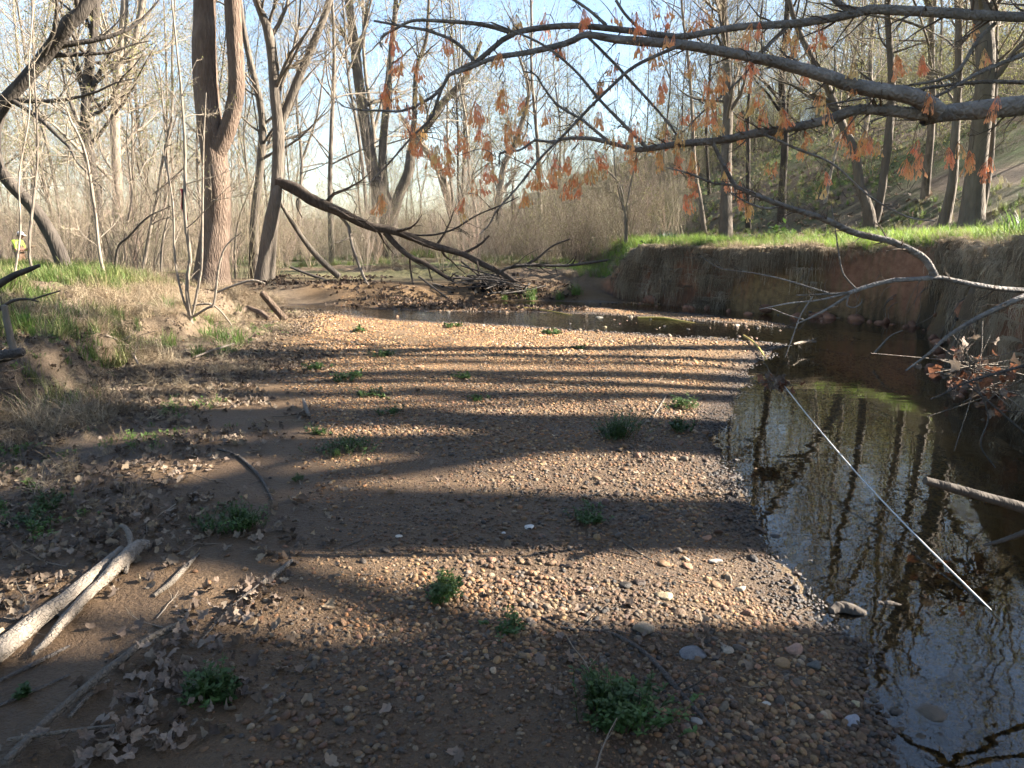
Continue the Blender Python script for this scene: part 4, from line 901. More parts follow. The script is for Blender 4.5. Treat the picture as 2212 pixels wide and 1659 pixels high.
stick('driftwood_chunk', 'black wet wood chunk at the water edge', [(1795, 1326, 20), (1815, 1322, 34), (1845, 1330, 32), (1868, 1336, 22)], 'bark_dark', 'driftwood', k=7)
stick('driftwood_chunk', 'second dark wood piece half under water beside the chunk', [(1895, 1318, 14), (1925, 1322, 20), (1952, 1328, 14)], 'bark_dark', 'driftwood', k=7, off=.02)
stick('snag', 'small root snag breaking the pool surface', [(1712, 772, 4), (1730, 768, 6), (1760, 766, 5)], 'driftwood', 'root', twigs=5, off=.16)
stick('snag', 'thin curved stick rising out of the dark pool', [(1890, 762, 6), (1905, 745, 5), (1925, 725, 4), (1950, 714, 3)], 'driftwood', 'stick', Y=8.6)
stick('near_branch', 'pale out-of-focus branch tip entering from the right edge', [(2270, 1122, 30), (2212, 1098, 26), (2100, 1066, 22), (2035, 1048, 22), (1998, 1038, 18)], 'bark_dark', 'branch', Y=1.35, k=12, rough=.012)
stick('near_branch', 'thinner brown twig below the pale branch tip at right', [(2270, 1128, 16), (2212, 1150, 13), (2170, 1166, 11), (2125, 1178, 7)], 'bark_dark', 'branch', Y=1.5, rough=.012)
# distinctive stones
def rock(label, u, v, wpx, col, seed, flat=.5, ang=.9, rot=0, name='stone', tall=0, mt='stone', rough=.7):
    p = hit(u, v); s = wpx * .5 * p[1] / FPX; me = pebble_mesh('rock', seed, 3, flat, ang); me.materials.append(M[mt])
    o = link(name, me, None, (p[0], p[1], p[2] + s * flat * .35 + tall)); o.scale = (s, s, s); o.rotation_euler = (R.normal(0, .12), R.normal(0, .12), rot); o.color = (*[x * .62 for x in col], rough); tag(o, label, 'stone'); return o
rock('white quartz stone alone on the shaded middle gravel', 1143, 1141, 24, (.85, .82, .78), 301, .6, 1)
rock('small white chip left of the white quartz stone', 1088, 1152, 11, (.8, .78, .74), 302)
rock('white elongated pebble further left on shaded gravel', 862, 1160, 16, (.75, .70, .62), 303)
rock('tall flat grey slab standing at the pool edge', 1545, 1214, 38, (.46, .43, .38), 304, .28, 1, .6)
rock('large tan flat stone above the forked grey branch', 1392, 1362, 58, (.36, .28, .19), 305, .45, 1, .2)
rock('flat blue-grey slab on the gravel right of the green clump', 1496, 1414, 72, (.20, .20, .21), 306, .32, .9, .1)
rock('pink rounded cobble near the water edge', 1716, 1408, 42, (.45, .28, .21), 307, .7, .5)
rock('pale cream stone left of the pink cobble', 1570, 1405, 38, (.45, .38, .29), 308, .4)
rock('blue-grey slab in the wet gravel at bottom right', 1842, 1562, 54, (.33, .34, .38), 309, .35, 1, .5)
rock('long yellowish stone standing by the blue-grey slab', 1850, 1522, 28, (.45, .38, .22), 310, .5, .7, 1.2)
rock('orange-brown cobble at the wet margin above the pink one', 1715, 1350, 22, (.42, .22, .11), 311, .7)
rock('white pebble pair member beside the bottom-right slab', 1655, 1525, 26, (.55, .52, .46), 312, .6)
rock('grey stone near the green clump at bottom centre', 1505, 1560, 34, (.33, .31, .28), 313, .4)
rock('big dark sunken stone in the shallow water', 1760, 1440, 40, (.12, .12, .11), 314, .5)
rock('dark wet slab under the shallow water at right', 2000, 1545, 100, (.13, .10, .07), 315, .3)
rock('speckled boulder sitting in the middle of the riffle', 1292, 692, 24, (.24, .22, .18), 316, .65, .9, 0, 'boulder', .0)
rock('dark pointed rock at the lower riffle', 1375, 702, 13, (.10, .09, .08), 317, .8)
rock('small dark rock left of the riffle mouth', 1405, 693, 10, (.12, .11, .10), 318, .7)
rock('pale rock cluster piece at the right tip of the riffle', 1835, 696 + 4, 10, (.2, .18, .15), 319, .6)
rock('reddish stone in the sunlit foreground gravel band', 1270, 1275, 24, (.45, .27, .2), 320, .6)
rock('yellow-tan flat stone in the right sunlit gravel band', 1435, 1290, 44, (.50, .40, .24), 321, .4, 1)
rock('cream stone at the right end of the sunlit band', 1600, 1275, 30, (.55, .46, .33), 322, .5)
rock('brown stone at the left end of the far riffle edge', 738, 716, 12, (.22, .13, .09), 323, .7)
r = np.random.default_rng(55)
RS = [pebble_mesh('riffle_stone', 330 + i, 2, .6, .9) for i in range(4)]
for m in RS: m.materials.append(M['stone'])
for i in range(90):                                          # cobbles along both edges of the riffle
    u = r.uniform(850, 1850); v = np.interp(u, [850, 1200, 1600, 1850], [686, 704, 725, 705]) + r.normal(0, 7) - (r.uniform() < .4) * r.uniform(10, 30); p = hit(u, v); s = r.uniform(.018, .05)
    o = link('stone', RS[i % 4], GROUND['gravel_bar'], (p[0], p[1], max(p[2], -.02) + s * .25)); o.scale = (s, s, s); o.rotation_euler = (r.normal(0, .3), r.normal(0, .3), r.uniform(0, 6)); c = PAL[r.integers(len(PAL))] * r.uniform(.35, .65); o.color = (*c, .6)

# ------------------------------------------------------------------ leaf pile and green clumps
for m in LEAF: pass
LEAFS = [leaf_mesh(790 + i, int(R.integers(4, 7)), .35) for i in range(8)]
for m in LEAFS: m.materials.append(M['deadleaf'])
def leaf_pile(label, spots, n, smin, smax, seed, mat_over=None):
    r = np.random.default_rng(seed); e = None
    for i in range(n):
        u0, v0, su, sv = spots[r.integers(len(spots))]; p = hit(u0 + r.normal(0, su), v0 + r.normal(0, sv))
        if e is None: e = empty('leaf_pile', p); tag(e, label, 'leaves')
        o = link('leaf', LEAFS[r.integers(8)], e, tuple(p - np.array(e.location) + np.array([0, 0, r.uniform(.005, .035)]))); s = r.uniform(smin, smax); o.scale = (s, s, s); o.rotation_euler = (r.normal(0, .7), r.normal(0, .7), r.uniform(0, 6.28))
    return e
leaf_pile('pile of brown dead leaves caught along the long branch', [(430, 1340, 55, 35), (360, 1420, 60, 35), (540, 1290, 45, 25), (300, 1520, 60, 40), (250, 1620, 80, 25), (400, 1480, 50, 40), (330, 1590, 50, 30)], 210, .014, .036, 901)
leaf_pile('scattered grey leaves in the shade left of the driftwood tip', [(200, 1130, 120, 40), (330, 1120, 80, 35), (90, 1190, 70, 30), (230, 1060, 110, 25)], 90, .014, .03, 902)
leaf_pile('dark leaves scattered on the gravel by the large green clump', [(1190, 1430, 40, 40), (1300, 1550, 60, 40), (1420, 1400, 70, 30), (1560, 1400, 50, 30), (1270, 1300, 60, 40)], 34, .016, .032, 903)
leaf_pile('sunlit curled leaves strewn on the sand left of the bar', [(330, 1000, 150, 35), (260, 1040, 110, 25), (430, 960, 90, 30), (200, 960, 120, 30)], 90, .014, .028, 904)
def herb_mesh(seed, n, w, h, leaf):
    """low leafy cushion: thin stems carrying many small pointed leaves"""
    r = np.random.default_rng(seed); b = MB(); ns = max(14, n // 9)
    nc = 7; cc = r.normal(0, w * .42, (nc, 2)); cs = r.uniform(.12, .42, nc) * w; ch = r.uniform(.35, 1.15, nc); kk = r.integers(0, nc, ns)
    q2 = cc[kk] + r.normal(0, 1, (ns, 2)) * cs[kk][:, None]; az = np.arctan2(q2[:, 1], q2[:, 0]); rad = np.hypot(*q2.T); P0 = np.c_[q2, np.zeros(ns)]
    hh = h * ch[kk] * r.uniform(.45, 1.2, ns); P, rr = walk(P0, np.c_[np.cos(az) * .45 * rad / w, np.sin(az) * .45 * rad / w, np.ones(ns)], hh, np.full(ns, .0016), 5, .18, .02, r, .4); b.tubes(P, rr, 3)
    k = r.integers(0, ns, n); t = r.uniform(.25, 1, n) * 4; i = np.minimum(t.astype(int), 3); f = (t - i)[:, None]; c = P[k, i] * (1 - f) + P[k, i + 1] * f
    a = nrm(np.c_[r.normal(size=(n, 2)), r.uniform(-.1, .7, n)]); s = np.cross(a, [0, 0, 1.]); s = nrm(s); L = (leaf * r.uniform(.6, 1.4, n))[:, None]; up = np.cross(s, a)
    V = np.stack([c, c + a * L * .5 + s * L * .32 + up * L * .08, c + a * L, c + a * L * .5 - s * L * .32 + up * L * .08], 1); b.add(V, np.arange(n * 4).reshape(n, 4)); return b.mesh('herb')
def herb(label, u, v, wpx, hpx, n=420, leaf=.014, name='herb_clump', mt='herb', seed=0):
    p = hit(u, v + hpx * .35); w = wpx * .5 * p[1] / FPX; h = max(.04, hpx * .75 * p[1] / FPX); me = herb_mesh(int(u * 3 + v), int(n * 1.7), w * .9, h * 1.1, max(leaf * 1.2, p[1] * .0040)); me.materials.append(M[mt]); o = link(name, me, None, p); tag(o, label, 'plant'); return o
for a in [('bright green leafy clump beside the leaf pile at lower left', 455, 1480, 125, 80, 650), ('wide green clump in the sand above the driftwood', 500, 1118, 165, 60, 700), ('ragged green clump in the sunlit band at centre', 952, 1262, 85, 70, 480),
          ('largest dark green clump on the gravel at bottom centre', 1335, 1505, 215, 100, 1100), ('faint low green sprigs in shaded gravel above the forked branch', 1105, 1352, 100, 30, 160), ('sunlit green sprigs beside the curved pale twig', 1265, 1108, 90, 45, 320),
          ('round dark green clump on the shaded bar right of centre', 1332, 922, 98, 70, 650), ('upper of two green clumps near the pool edge', 1466, 868, 58, 38, 300), ('lower of two green clumps near the pool edge', 1474, 915, 46, 46, 300),
          ('spreading green weeds where sand meets shaded gravel', 740, 962, 130, 45, 420), ('green weed right of the leaf litter at the sunlit sand', 810, 848, 62, 22, 200), ('small bright clump in the middle of the bar', 1001, 812, 36, 14, 150),
          ('low weed left of the small bright clump', 832, 764, 50, 20, 170), ('weed tuft at the upper left of the bar', 770, 808, 55, 22, 150), ('tiny weed on the bar above the round dark clump', 1030, 858, 44, 16, 110), ('small pair of weeds on the sand left of centre', 845, 885, 50, 24, 150),
          ('single small green seedling in the sand', 648, 1032, 26, 16, 60), ('yellow-green mat on the sunlit gravel before the riffle', 1185, 718, 48, 10, 200), ('weed at the far left end of the gravel', 775, 712, 26, 14, 110), ('pale weed before the riffle left of centre', 975, 703, 36, 10, 110),
          ('little weed on bright gravel below the riffle', 1250, 752, 36, 10, 90), ('green sprout cluster at the left edge of the picture', 100, 1085, 70, 40, 240), ('weeds in the shaded litter under the left slope', 70, 1120, 110, 40, 260), ('small weed in the sand near the bottom left corner', 50, 1500, 40, 26, 70),
          ('weeds along the sand left of the spreading weeds', 690, 930, 60, 24, 150), ('weed on leaf litter below the grass tuft', 690, 790, 60, 20, 150), ('low green mat by the litter edge', 740, 815, 60, 20, 140)]:
    herb(*a)
r = np.random.default_rng(66)
WEED = [herb_mesh(950 + i, 26, .05, .05, .020) for i in range(4)]
x, y = sample(1500, -5.5, -.8, 2.2, 14, lambda x, y, dl, dr, dh, dw: sstep(-1.4, -.7, dl) * sstep(1.2, 0, dl) * sstep(-.1, .2, vnoise(x, y, 1.2, 121)))
m = len(x); scatter('seedlings', np.c_[x, y, height(x, y)], rz(m, .1), R.uniform(.6, 1.4, m), cols(m, (.13, .22, .05), (.17, .27, .07)), WEED, 'tiny green seedlings sprinkled through the leaf litter', M['leaf_i'], cat='weeds')
TW = []
for i in range(6):
    r2_ = np.random.default_rng(990 + i); b = MB(); P, rr = walk(np.zeros((1, 3)), np.array([[1., 0, .03]]), np.array([.16]), np.array([.0024]), 7, .16, -.01, r2_, .6); b.tubes(P, rr, 5); p2, q2 = spawn(P, rr, 3, .2, .9, .7, .35, .7, 4, .2, 0, r2_, rmin=.001); b.tubes(p2, q2, 3); TW.append(b.mesh('twig'))
x, y = sample(1100, -4.5, 3, 1.6, 12, lambda x, y, dl, dr, dh, dw: (dw < .1) * (dr < -.2) * (.25 + .75 * sstep(-.5, -2, x))); m = len(x)
scatter('twig_litter', np.c_[x, y, height(x, y) + .008], rz(m, .12), R.uniform(.4, 1.7, m), cols(m, (.30, .24, .18), (.17, .13, .10), (.40, .33, .25)), TW, 'short broken twigs strewn over sand and gravel', M['dry_i'], cat='twigs')
x, y = sample(500, -2.5, 2.2, 1.6, 9, lambda x, y, dl, dr, dh, dw: (dw < 0) * .35 + 0 * x); m = len(x)
scatter('loose_leaves', np.c_[x, y, height(x, y) + .012], rz(m, .5), R.uniform(.014, .032, m), cols(m, (.30, .22, .16), (.22, .16, .12), (.42, .33, .24)), LEAF, 'odd brown leaves blown over the gravel bar', M['dry_i'], cat='leaves')
# grass tufts one can pick out
BT = [tuft_mesh(970 + i, 60, .30, .0045, .45, .3, .05) for i in range(4)]
for m in BT: m.materials.append(M['blade'])
def tuft(label, u, v, h, name='grass_tuft', mt=None, seed=0):
    p = hit(u, v); me = BT[int(u) % 4]
    if mt: me = tuft_mesh(int(u), 70, .30, .006, .4, .2, .06); me.materials.append(M[mt])
    o = link(name, me, None, p); s = h / .30; o.scale = (s, s, s); o.rotation_euler[2] = u; tag(o, label, 'grass'); return o
for a in [('small grass tuft on the gravel under the debris heap', 1090, 650, .22), ('largest bright grass tuft beyond the riffle', 1144, 650, .38), ('bright grass tuft right of the largest one beyond the riffle', 1208, 648, .30), ('dark grass tuft against the foot of the bank beyond riffle', 1246, 640, .35),
          ('tall green grass tuft below the left bank', 480, 748, .34), ('grass tuft right of the tall one below the left bank', 520, 745, .30), ('short grass tuft in front of the tall one', 430, 772, .22), ('dense grass tuft on the lower left slope', 455, 735, .32), ('green grass tuft high on the cut bank at the right edge', 2190, 520, .55), ('second grass tuft on the right-hand bank lip', 2120, 530, .35), ('grass tuft at left edge of the bank slope', 60, 720, .30), ('grass tuft on the slope near the pale stem', 120, 690, .30)]:
    tuft(*a)
tuft('blue-green daffodil clump on the end of the grassy terrace', 1450, 527, .42, 'daffodil_clump', 'bluegreen')
tuft('smaller daffodil clump behind the first', 1432, 522, .34, 'daffodil_clump', 'bluegreen')
def broadleaf(label, u, v, w):
    p = hit(u, v); me = herb_mesh(int(u), 60, w, w * .8, w * .5); me.materials.append(M['herb']); o = link('broadleaf_plant', me, None, p); tag(o, label, 'plant')
broadleaf('broad-leaved dark green plant on the terrace behind the bright grass', 1690, 512, .35); broadleaf('small broad-leaved plant left of the larger one on the terrace', 1640, 516, .22); broadleaf('low leafy plant at the left end of the terrace', 1410, 532, .2)

# ------------------------------------------------------------------ saplings on the left bank
def sapling(label, stems, seed, mt='bark_pale', Yoff=0, n=(16, 60, 160), name='sapling'):
    return special_tree(name, label, stems, mt, seed, n1=n[0], n2=n[1], n3=n[2], h0=.2, k=7, rough=.03, flare=.15, extra_top=1.5, l1=.22, buds=1, budsize=.01)
root, tr, b0 = sapling('pale many-stemmed sapling in front of the twin trunks, pink ribbon tied on', [[(414, 692, 11), (404, 620, 8), (408, 560, 8), (403, 470, 7), (398, 336, 6), (390, 218, 5), (373, 101, 4), (360, 0, 3)], [(416, 680, 6), (430, 610, 5.5), (436, 557, 5), (438, 403, 4.5), (440, 302, 3.5), (445, 200, 2.5)], [(418, 684, 6), (448, 665, 5), (462, 655, 5), (474, 570, 4.5), (490, 530, 4), (521, 502, 2.5)], [(412, 684, 5), (394, 640, 5), (378, 557, 4.5), (373, 437, 4), (355, 336, 3)]], 31)
sapling('crooked tan sapling left of the ribboned one', [[(297, 600, 8), (306, 557, 8), (316, 500, 7), (329, 427, 7), (346, 336, 6), (373, 252, 4)], [(330, 420, 4), (362, 395, 3.5), (400, 360, 3)]], 32)
sapling('leaning pale sapling reaching up left on the bank', [[(236, 606, 7), (218, 557, 7), (202, 454, 6), (181, 329, 5.5), (161, 262, 4.5), (134, 218, 3), (60, 160, 2)]], 33)
sapling('straight slender sapling beside the dark leaning trunk', [[(82, 606, 6), (74, 540, 6), (70, 336, 5), (57, 134, 4), (47, 0, 3)]], 34, 'bark_grey')
sapling('thin sapling between crooked tan sapling and twin trunks', [[(345, 600, 5), (352, 530, 5), (362, 450, 4), (356, 360, 3.5), (340, 240, 3), (330, 130, 2)]], 35)
sapling('slanting brown stem low on the left bank', [[(245, 600, 6), (262, 540, 6), (290, 510, 5), (330, 470, 4), (372, 446, 3)]], 36, 'bark_dark', n=(8, 24, 60))
sapling('sapling with ascending twigs at the right of the twin trunks', [[(508, 600, 5), (506, 540, 5), (520, 470, 4), (545, 400, 3), (560, 330, 2)]], 37)
sapling('young whip standing near the left edge of the bank', [[(18, 610, 5), (28, 500, 4.5), (22, 380, 4), (36, 240, 3), (30, 120, 2.5), (22, 20, 2)]], 38)
sapling('fine sapling behind the crooked tan one', [[(275, 590, 5), (268, 520, 4.5), (282, 420, 4), (276, 300, 3), (290, 200, 2)]], 39)
fl = MB(); r = np.random.default_rng(3); P = at(396, 408, float(b0[1])) - b0
for k_ in range(4):
    t = np.linspace(0, 1, 7); q = P + np.stack([.012 * np.sin(5 * t + k_) + (k_ - 1.5) * .012, -.03 + 0 * t, -t * r.uniform(.25, .55)], -1); wv = np.array([.014, 0, 0]); V = np.stack([q - wv, q + wv], 1).reshape(-1, 3); i = np.arange(6) * 2; fl.add(V, np.c_[i, i + 1, i + 3, i + 2])
o = fl.build('flagging_ribbon', M['pink'], None, loc=tuple(b0)); tag(o, 'pink flagging ribbon tied to the pale sapling stem', 'ribbon')

# ------------------------------------------------------------------ the maple reaching in from the right
mb = np.array([4.9, 4.0, H1(4.9, 4.0)]); MT = empty('maple_tree', mb); tag(MT, 'maple leaning in from the right, dark limbs with hanging red seed keys', 'tree')
r = np.random.default_rng(12); b = MB()
trunk_tube(b, np.array([[0, 0, -.3], [-.05, 0, .6], [-.1, 0, 1.4], [0, .1, 2.6], [.2, .1, 5], [.1, .3, 8]]), [.17, .15, .14, .12, .09, .03], 12, 24, r, .05, .4); b.build('trunk', M['bark_maple'], MT)
SK = []                                                     # skeleton points for hanging the keys
def limb(pts, Y=3.5, sub=14, k=9, Mn=22, twm='twig_dark', ln=.16):
    P, rd = px_path(pts, Y); P = P - mb; b = MB(); Mn = int(Mn * 1.6); pp, rr = trunk_tube(b, P, rd * (1 + 0 * rd), k, Mn, r, .09); o = b.build('branch', M['bark_maple'], MT); SK.append(pp)
    if sub:
        c = MB(); sub = int(sub * 2.4); p2, r2 = spawn(pp[None], rr[None], sub, .12, 1, .75, ln, .3, 7, .16, .0, r, rmin=.0018, rmax=.006); c.tubes(p2, r2, 4); p3, r3 = spawn(p2, r2, sub * 2, .3, 1, .7, .5, .7, 5, .2, .0, r, rmin=.0012, rmax=.003); c.tubes(p3, r3, 3)
        c.build('twigs', M[twm], o)['kind'] = 'stuff'; SK.extend(list(p2))
    return o
E_ = 4.05
limb([(2950, 20, 46, E_), (2500, 30, 36, 3.8), (2212, 37, 31, 3.6), (2040, 28, 28), (1875, 20, 26), (1842, 30, 24), (1724, 50, 22), (1590, 59, 21), (1472, 79, 20), (1390, 70, 20), (1307, 60, 19), (1240, 55, 17), (1173, 59, 15), (1109, 72, 13), (1072, 97, 12), (1032, 131, 12), (971, 161, 11), (954, 191, 9), (941, 228, 6)], sub=26, Mn=44, ln=.07)
limb([(1846, 30, 14), (1818, 12, 12), (1780, -20, 10)], sub=3)
limb([(1109, 72, 9), (1048, 54, 9), (981, 47, 8), (897, 44, 7), (860, 59, 6), (823, 82, 5.5), (824, 102, 4)], sub=9)
limb([(1022, 128, 8), (985, 92, 7), (930, 68, 6), (880, 58, 5), (808, 45, 4)], sub=6)
limb([(954, 193, 6), (924, 215, 6), (870, 239, 5.5), (820, 239, 5), (770, 237, 3.5), (736, 228, 2)], sub=8)
limb([(941, 228, 5), (931, 255, 4.5), (887, 299, 4), (837, 356, 3.5), (793, 400, 2)], sub=5)
limb([(2950, 190, 62, E_), (2500, 200, 44, 3.8), (2300, 215, 36, 3.6), (2212, 226, 34), (2100, 238, 35), (2043, 244, 38), (2008, 252, 40), (1992, 256, 30)], sub=4, Mn=22, k=14)
limb([(2030, 242, 34), (2000, 222, 32), (1959, 205, 29), (1858, 188, 27), (1774, 161, 25), (1674, 134, 23), (1573, 114, 21), (1472, 97, 20), (1341, 86, 19), (1285, 77, 18), (1260, 76, 16), (1223, 94, 13), (1139, 114, 12), (1072, 124, 11), (1022, 144, 9), (985, 158, 7)], Y=3.4, sub=22, Mn=40, k=12, ln=.07)
limb([(2020, 250, 26), (1976, 246, 24), (1900, 237, 22), (1842, 239, 20), (1774, 262, 19), (1690, 279, 18), (1623, 289, 17), (1590, 296, 18), (1540, 305, 14), (1472, 310, 15), (1391, 322, 14), (1368, 321, 13), (1307, 306, 10), (1274, 299, 9), (1226, 299, 8), (1190, 306, 6), (1156, 302, 5)], Y=3.45, sub=22, Mn=36, k=11, ln=.09)
limb([(1156, 302, 5), (1142, 312, 5), (1122, 324, 4.5), (1082, 331, 4), (1079, 360, 3)], Y=3.45, sub=4)
limb([(1312, 304, 7), (1257, 259, 6), (1206, 228, 5.5), (1175, 190, 5), (1156, 161, 4), (1129, 154, 3)], Y=3.45, sub=8)
limb([(1472, 96, 7), (1374, 141, 7), (1320, 187, 6.5), (1274, 232, 6.5), (1223, 286, 6), (1166, 343, 5.5), (1119, 403, 5), (1072, 457, 4), (1058, 484, 3.5), (1035, 507, 2.5)], Y=3.3, sub=10, Mn=26, ln=.1)
limb([(1400, 322, 8), (1350, 272, 7), (1295, 215, 6), (1240, 150, 5.5), (1170, 95, 5), (1090, 60, 4), (1060, 48, 3)], Y=3.35, sub=10, ln=.1)
limb([(1250, 60, 6), (1320, 130, 6), (1390, 205, 6), (1440, 262, 5), (1472, 306, 4)], Y=3.55, sub=8)
limb([(2950, 640, 30, E_), (2500, 640, 26, 3.8), (2212, 627, 22, 3.4), (2127, 619, 20), (2060, 606, 19), (2016, 598, 17), (1996, 603, 12), (1926, 606, 11), (1858, 624, 10), (1832, 634, 9)], Y=3.3, sub=8, Mn=30, k=10, ln=.07)
limb([(2020, 596, 15), (1996, 558, 15), (1942, 528, 14), (1909, 517, 14), (1842, 501, 13), (1774, 470, 12), (1690, 443, 11), (1606, 410, 10), (1586, 398, 9), (1560, 350, 8), (1540, 310, 8)], Y=3.3, sub=16, Mn=30, k=9, ln=.1)
limb([(1590, 400, 5), (1540, 395, 4.5), (1490, 375, 4), (1440, 362, 3)], Y=3.3, sub=6)
limb([(1690, 443, 5), (1660, 450, 4.5), (1620, 440, 4), (1575, 415, 3)], Y=3.3, sub=3)
limb([(1840, 632, 5), (1774, 636, 4.5), (1720, 638, 3)], Y=3.3, sub=2); limb([(1836, 632, 5), (1770, 648, 4), (1707, 655, 3.5), (1640, 668, 2)], Y=3.3, sub=2)
limb([(1790, 633, 4), (1690, 603, 3.5), (1623, 589, 3), (1556, 579, 2.5), (1512, 552, 1.5)], Y=3.3, sub=2); limb([(1834, 638, 7), (1800, 660, 6), (1760, 682, 5), (1720, 700, 2.5)], Y=3.3, sub=3)
limb([(1850, 625, 4), (1822, 592, 4), (1812, 548, 3), (1805, 500, 2.5), (1795, 440, 2)], Y=3.3, sub=0); limb([(1756, 640, 3), (1730, 680, 3), (1715, 720, 2.5), (1696, 772, 2)], Y=3.25, sub=2)
limb([(1735, 690, 2.5), (1700, 680, 2.5), (1670, 668, 2), (1652, 665, 1.5)], Y=3.25, sub=0); limb([(1832, 642, 3), (1830, 660, 3), (1846, 664, 3), (1860, 655, 2.5), (1862, 645, 2)], Y=3.25, sub=0)
limb([(2400, 560, 18, 3.6), (2212, 640, 16, 3.3), (2161, 663, 14), (2094, 697, 13), (2043, 730, 11), (2010, 761, 8), (1956, 801, 4)], Y=3.3, sub=5, Mn=18, ln=.1)
limb([(2300, 90, 10), (2212, 118, 9), (2110, 160, 8), (2040, 200, 6), (1960, 235, 4), (1880, 262, 3)], Y=3.7, sub=10); limb([(2150, 50, 8), (2110, 90, 7), (2060, 160, 6), (1960, 185, 5), (1880, 190, 3)], Y=3.6, sub=8)
limb([(2300, 190, 9), (2212, 178, 8), (2100, 178, 7), (1960, 196, 5), (1850, 215, 4), (1740, 235, 3)], Y=3.75, sub=8); limb([(1650, 290, 5), (1700, 312, 5), (1730, 325, 4.5), (1800, 355, 4.5), (1880, 425, 4), (1960, 468, 3.5), (2020, 478, 2)], Y=3.4, sub=6)
limb([(1700, 60, 6), (1640, 120, 5), (1600, 170, 4.5), (1520, 240, 4), (1470, 290, 1.5)], Y=3.5, sub=8); limb([(1330, 0, 6), (1350, 30, 6), (1380, 60, 6), (1410, 75, 6)], Y=3.5, sub=2); limb([(1210, -20, 6), (1270, 20, 6), (1310, 55, 7)], Y=3.5, sub=3)
for pts in ([(2950, -150, 50, E_), (2500, -190, 34, 3.7), (2200, -230, 26, 3.5), (1900, -210, 18, 3.4), (1600, -240, 11, 3.3), (1350, -220, 5, 3.2)], [(2950, -400, 50, E_), (2500, -480, 34, 3.9), (2100, -520, 26, 4), (1800, -560, 16, 4.1), (1500, -640, 6, 4.2)],
            [(2950, -700, 46, E_), (2600, -820, 30, 4.2), (2200, -860, 24, 4.5), (1850, -980, 10, 4.7)], [(2900, -1000, 40, E_), (2500, -1150, 26, 4.0), (2150, -1350, 14, 3.9), (1900, -1420, 6, 3.8)]):
    limb(pts, sub=26, Mn=26, ln=.16)
def keys_mesh(seed):
    r = np.random.default_rng(seed); b = MB(); n = int(r.integers(8, 14)); az = r.uniform(0, 6.28, n); sp = r.uniform(.1, .5, n); L = r.uniform(.025, .065, n)
    tip = np.c_[np.cos(az) * sp * L, np.sin(az) * sp * L, -L]; mid = tip * .5 + np.c_[np.cos(az), np.sin(az), 0 * az] * .004; st = np.stack([np.zeros((n, 3)), mid, tip], 1); b.tubes(st, np.full((n, 3), .0007), 3)
    for s in (-1, 1):
        a2 = az + s * r.uniform(.5, 1.4, n); W_ = r.uniform(.020, .034, n)[:, None]; d = nrm(np.c_[np.cos(a2) * .24, np.sin(a2) * .24, -np.ones(n)]); q = nrm(np.cross(d, r.normal(size=(n, 3))))
        V = np.stack([tip, tip + d * W_ * .35 + q * W_ * .10, tip + d * W_ * .8 + q * W_ * .17, tip + d * W_, tip + d * W_ * .75 - q * W_ * .12, tip + d * W_ * .35 - q * W_ * .06], 1).reshape(-1, 3)
        i = np.arange(n)[:, None] * 6; b.add(V, np.vstack([np.hstack([i, i + 1, i + 2, i + 5]), np.hstack([i + 5, i + 2, i + 3, i + 4])]))
    return b.mesh('seed_keys')
KEY = [keys_mesh(50 + i) for i in range(7)]
for m in KEY: m.materials.append(M['samara'])
sk = np.concatenate([np.asarray(p).reshape(-1, 3) for p in SK]); tw = MB(); r = np.random.default_rng(5)
KP = [(855, 200), (868, 112), (848, 52), (833, 178), (842, 190), (880, 238), (905, 262), (888, 292), (958, 290), (945, 325), (985, 338), (990, 295), (1020, 208), (1078, 172), (1085, 196), (1092, 262), (1050, 345), (1060, 292), (1128, 400), (1190, 372), (1195, 338), (1240, 378), (1220, 392), (1250, 252), (1185, 242), (1340, 12), (1262, 12), (1328, 130), (1432, 168), (1500, 42), (1425, 22), (1410, 92), (1495, 246), (1550, 232), (1565, 142), (1560, 192), (1442, 272), (1462, 246), (1380, 252), (1330, 282), (1290, 320), (1362, 322), (1480, 380), (1565, 402), (1598, 424), (1556, 362), (1470, 276), (1640, 232), (1692, 232), (1786, 196), (1826, 278), (1850, 300), (1886, 280), (1772, 376), (1985, 122), (2072, 312), (2122, 340), (2100, 322), (1692, 66), (1708, 60), (1200, 88), (1075, 92), (1022, 380), (1005, 420), (922, 302), (826, 412), (934, 302), (1118, 270), (1140, 290), (1160, 345), (1170, 360), (1232, 330), (1270, 350), (1345, 300), (1400, 300), (1420, 320), (1455, 330), (1500, 320), (1530, 170), (1585, 260), (1620, 130), (1650, 180), (1480, 130), (1390, 60), (1370, 30), (1450, 60), (1520, 20), (1180, 30), (1120, 40), (960, 70), (1000, 130), (900, 130), (915, 190), (1012, 300), (1035, 260), (1130, 200), (1300, 240), (2010, 300), (1940, 110), (1480, 400), (1305, 160), (2030, 190), (1900, 300), (1820, 250), (1740, 140), (2160, 100), (2180, 200), (1850, 140), (1600, 90), (1660, 350), (1720, 300), (1960, 340), (1640, 30), (1760, 60), (2090, 60)]
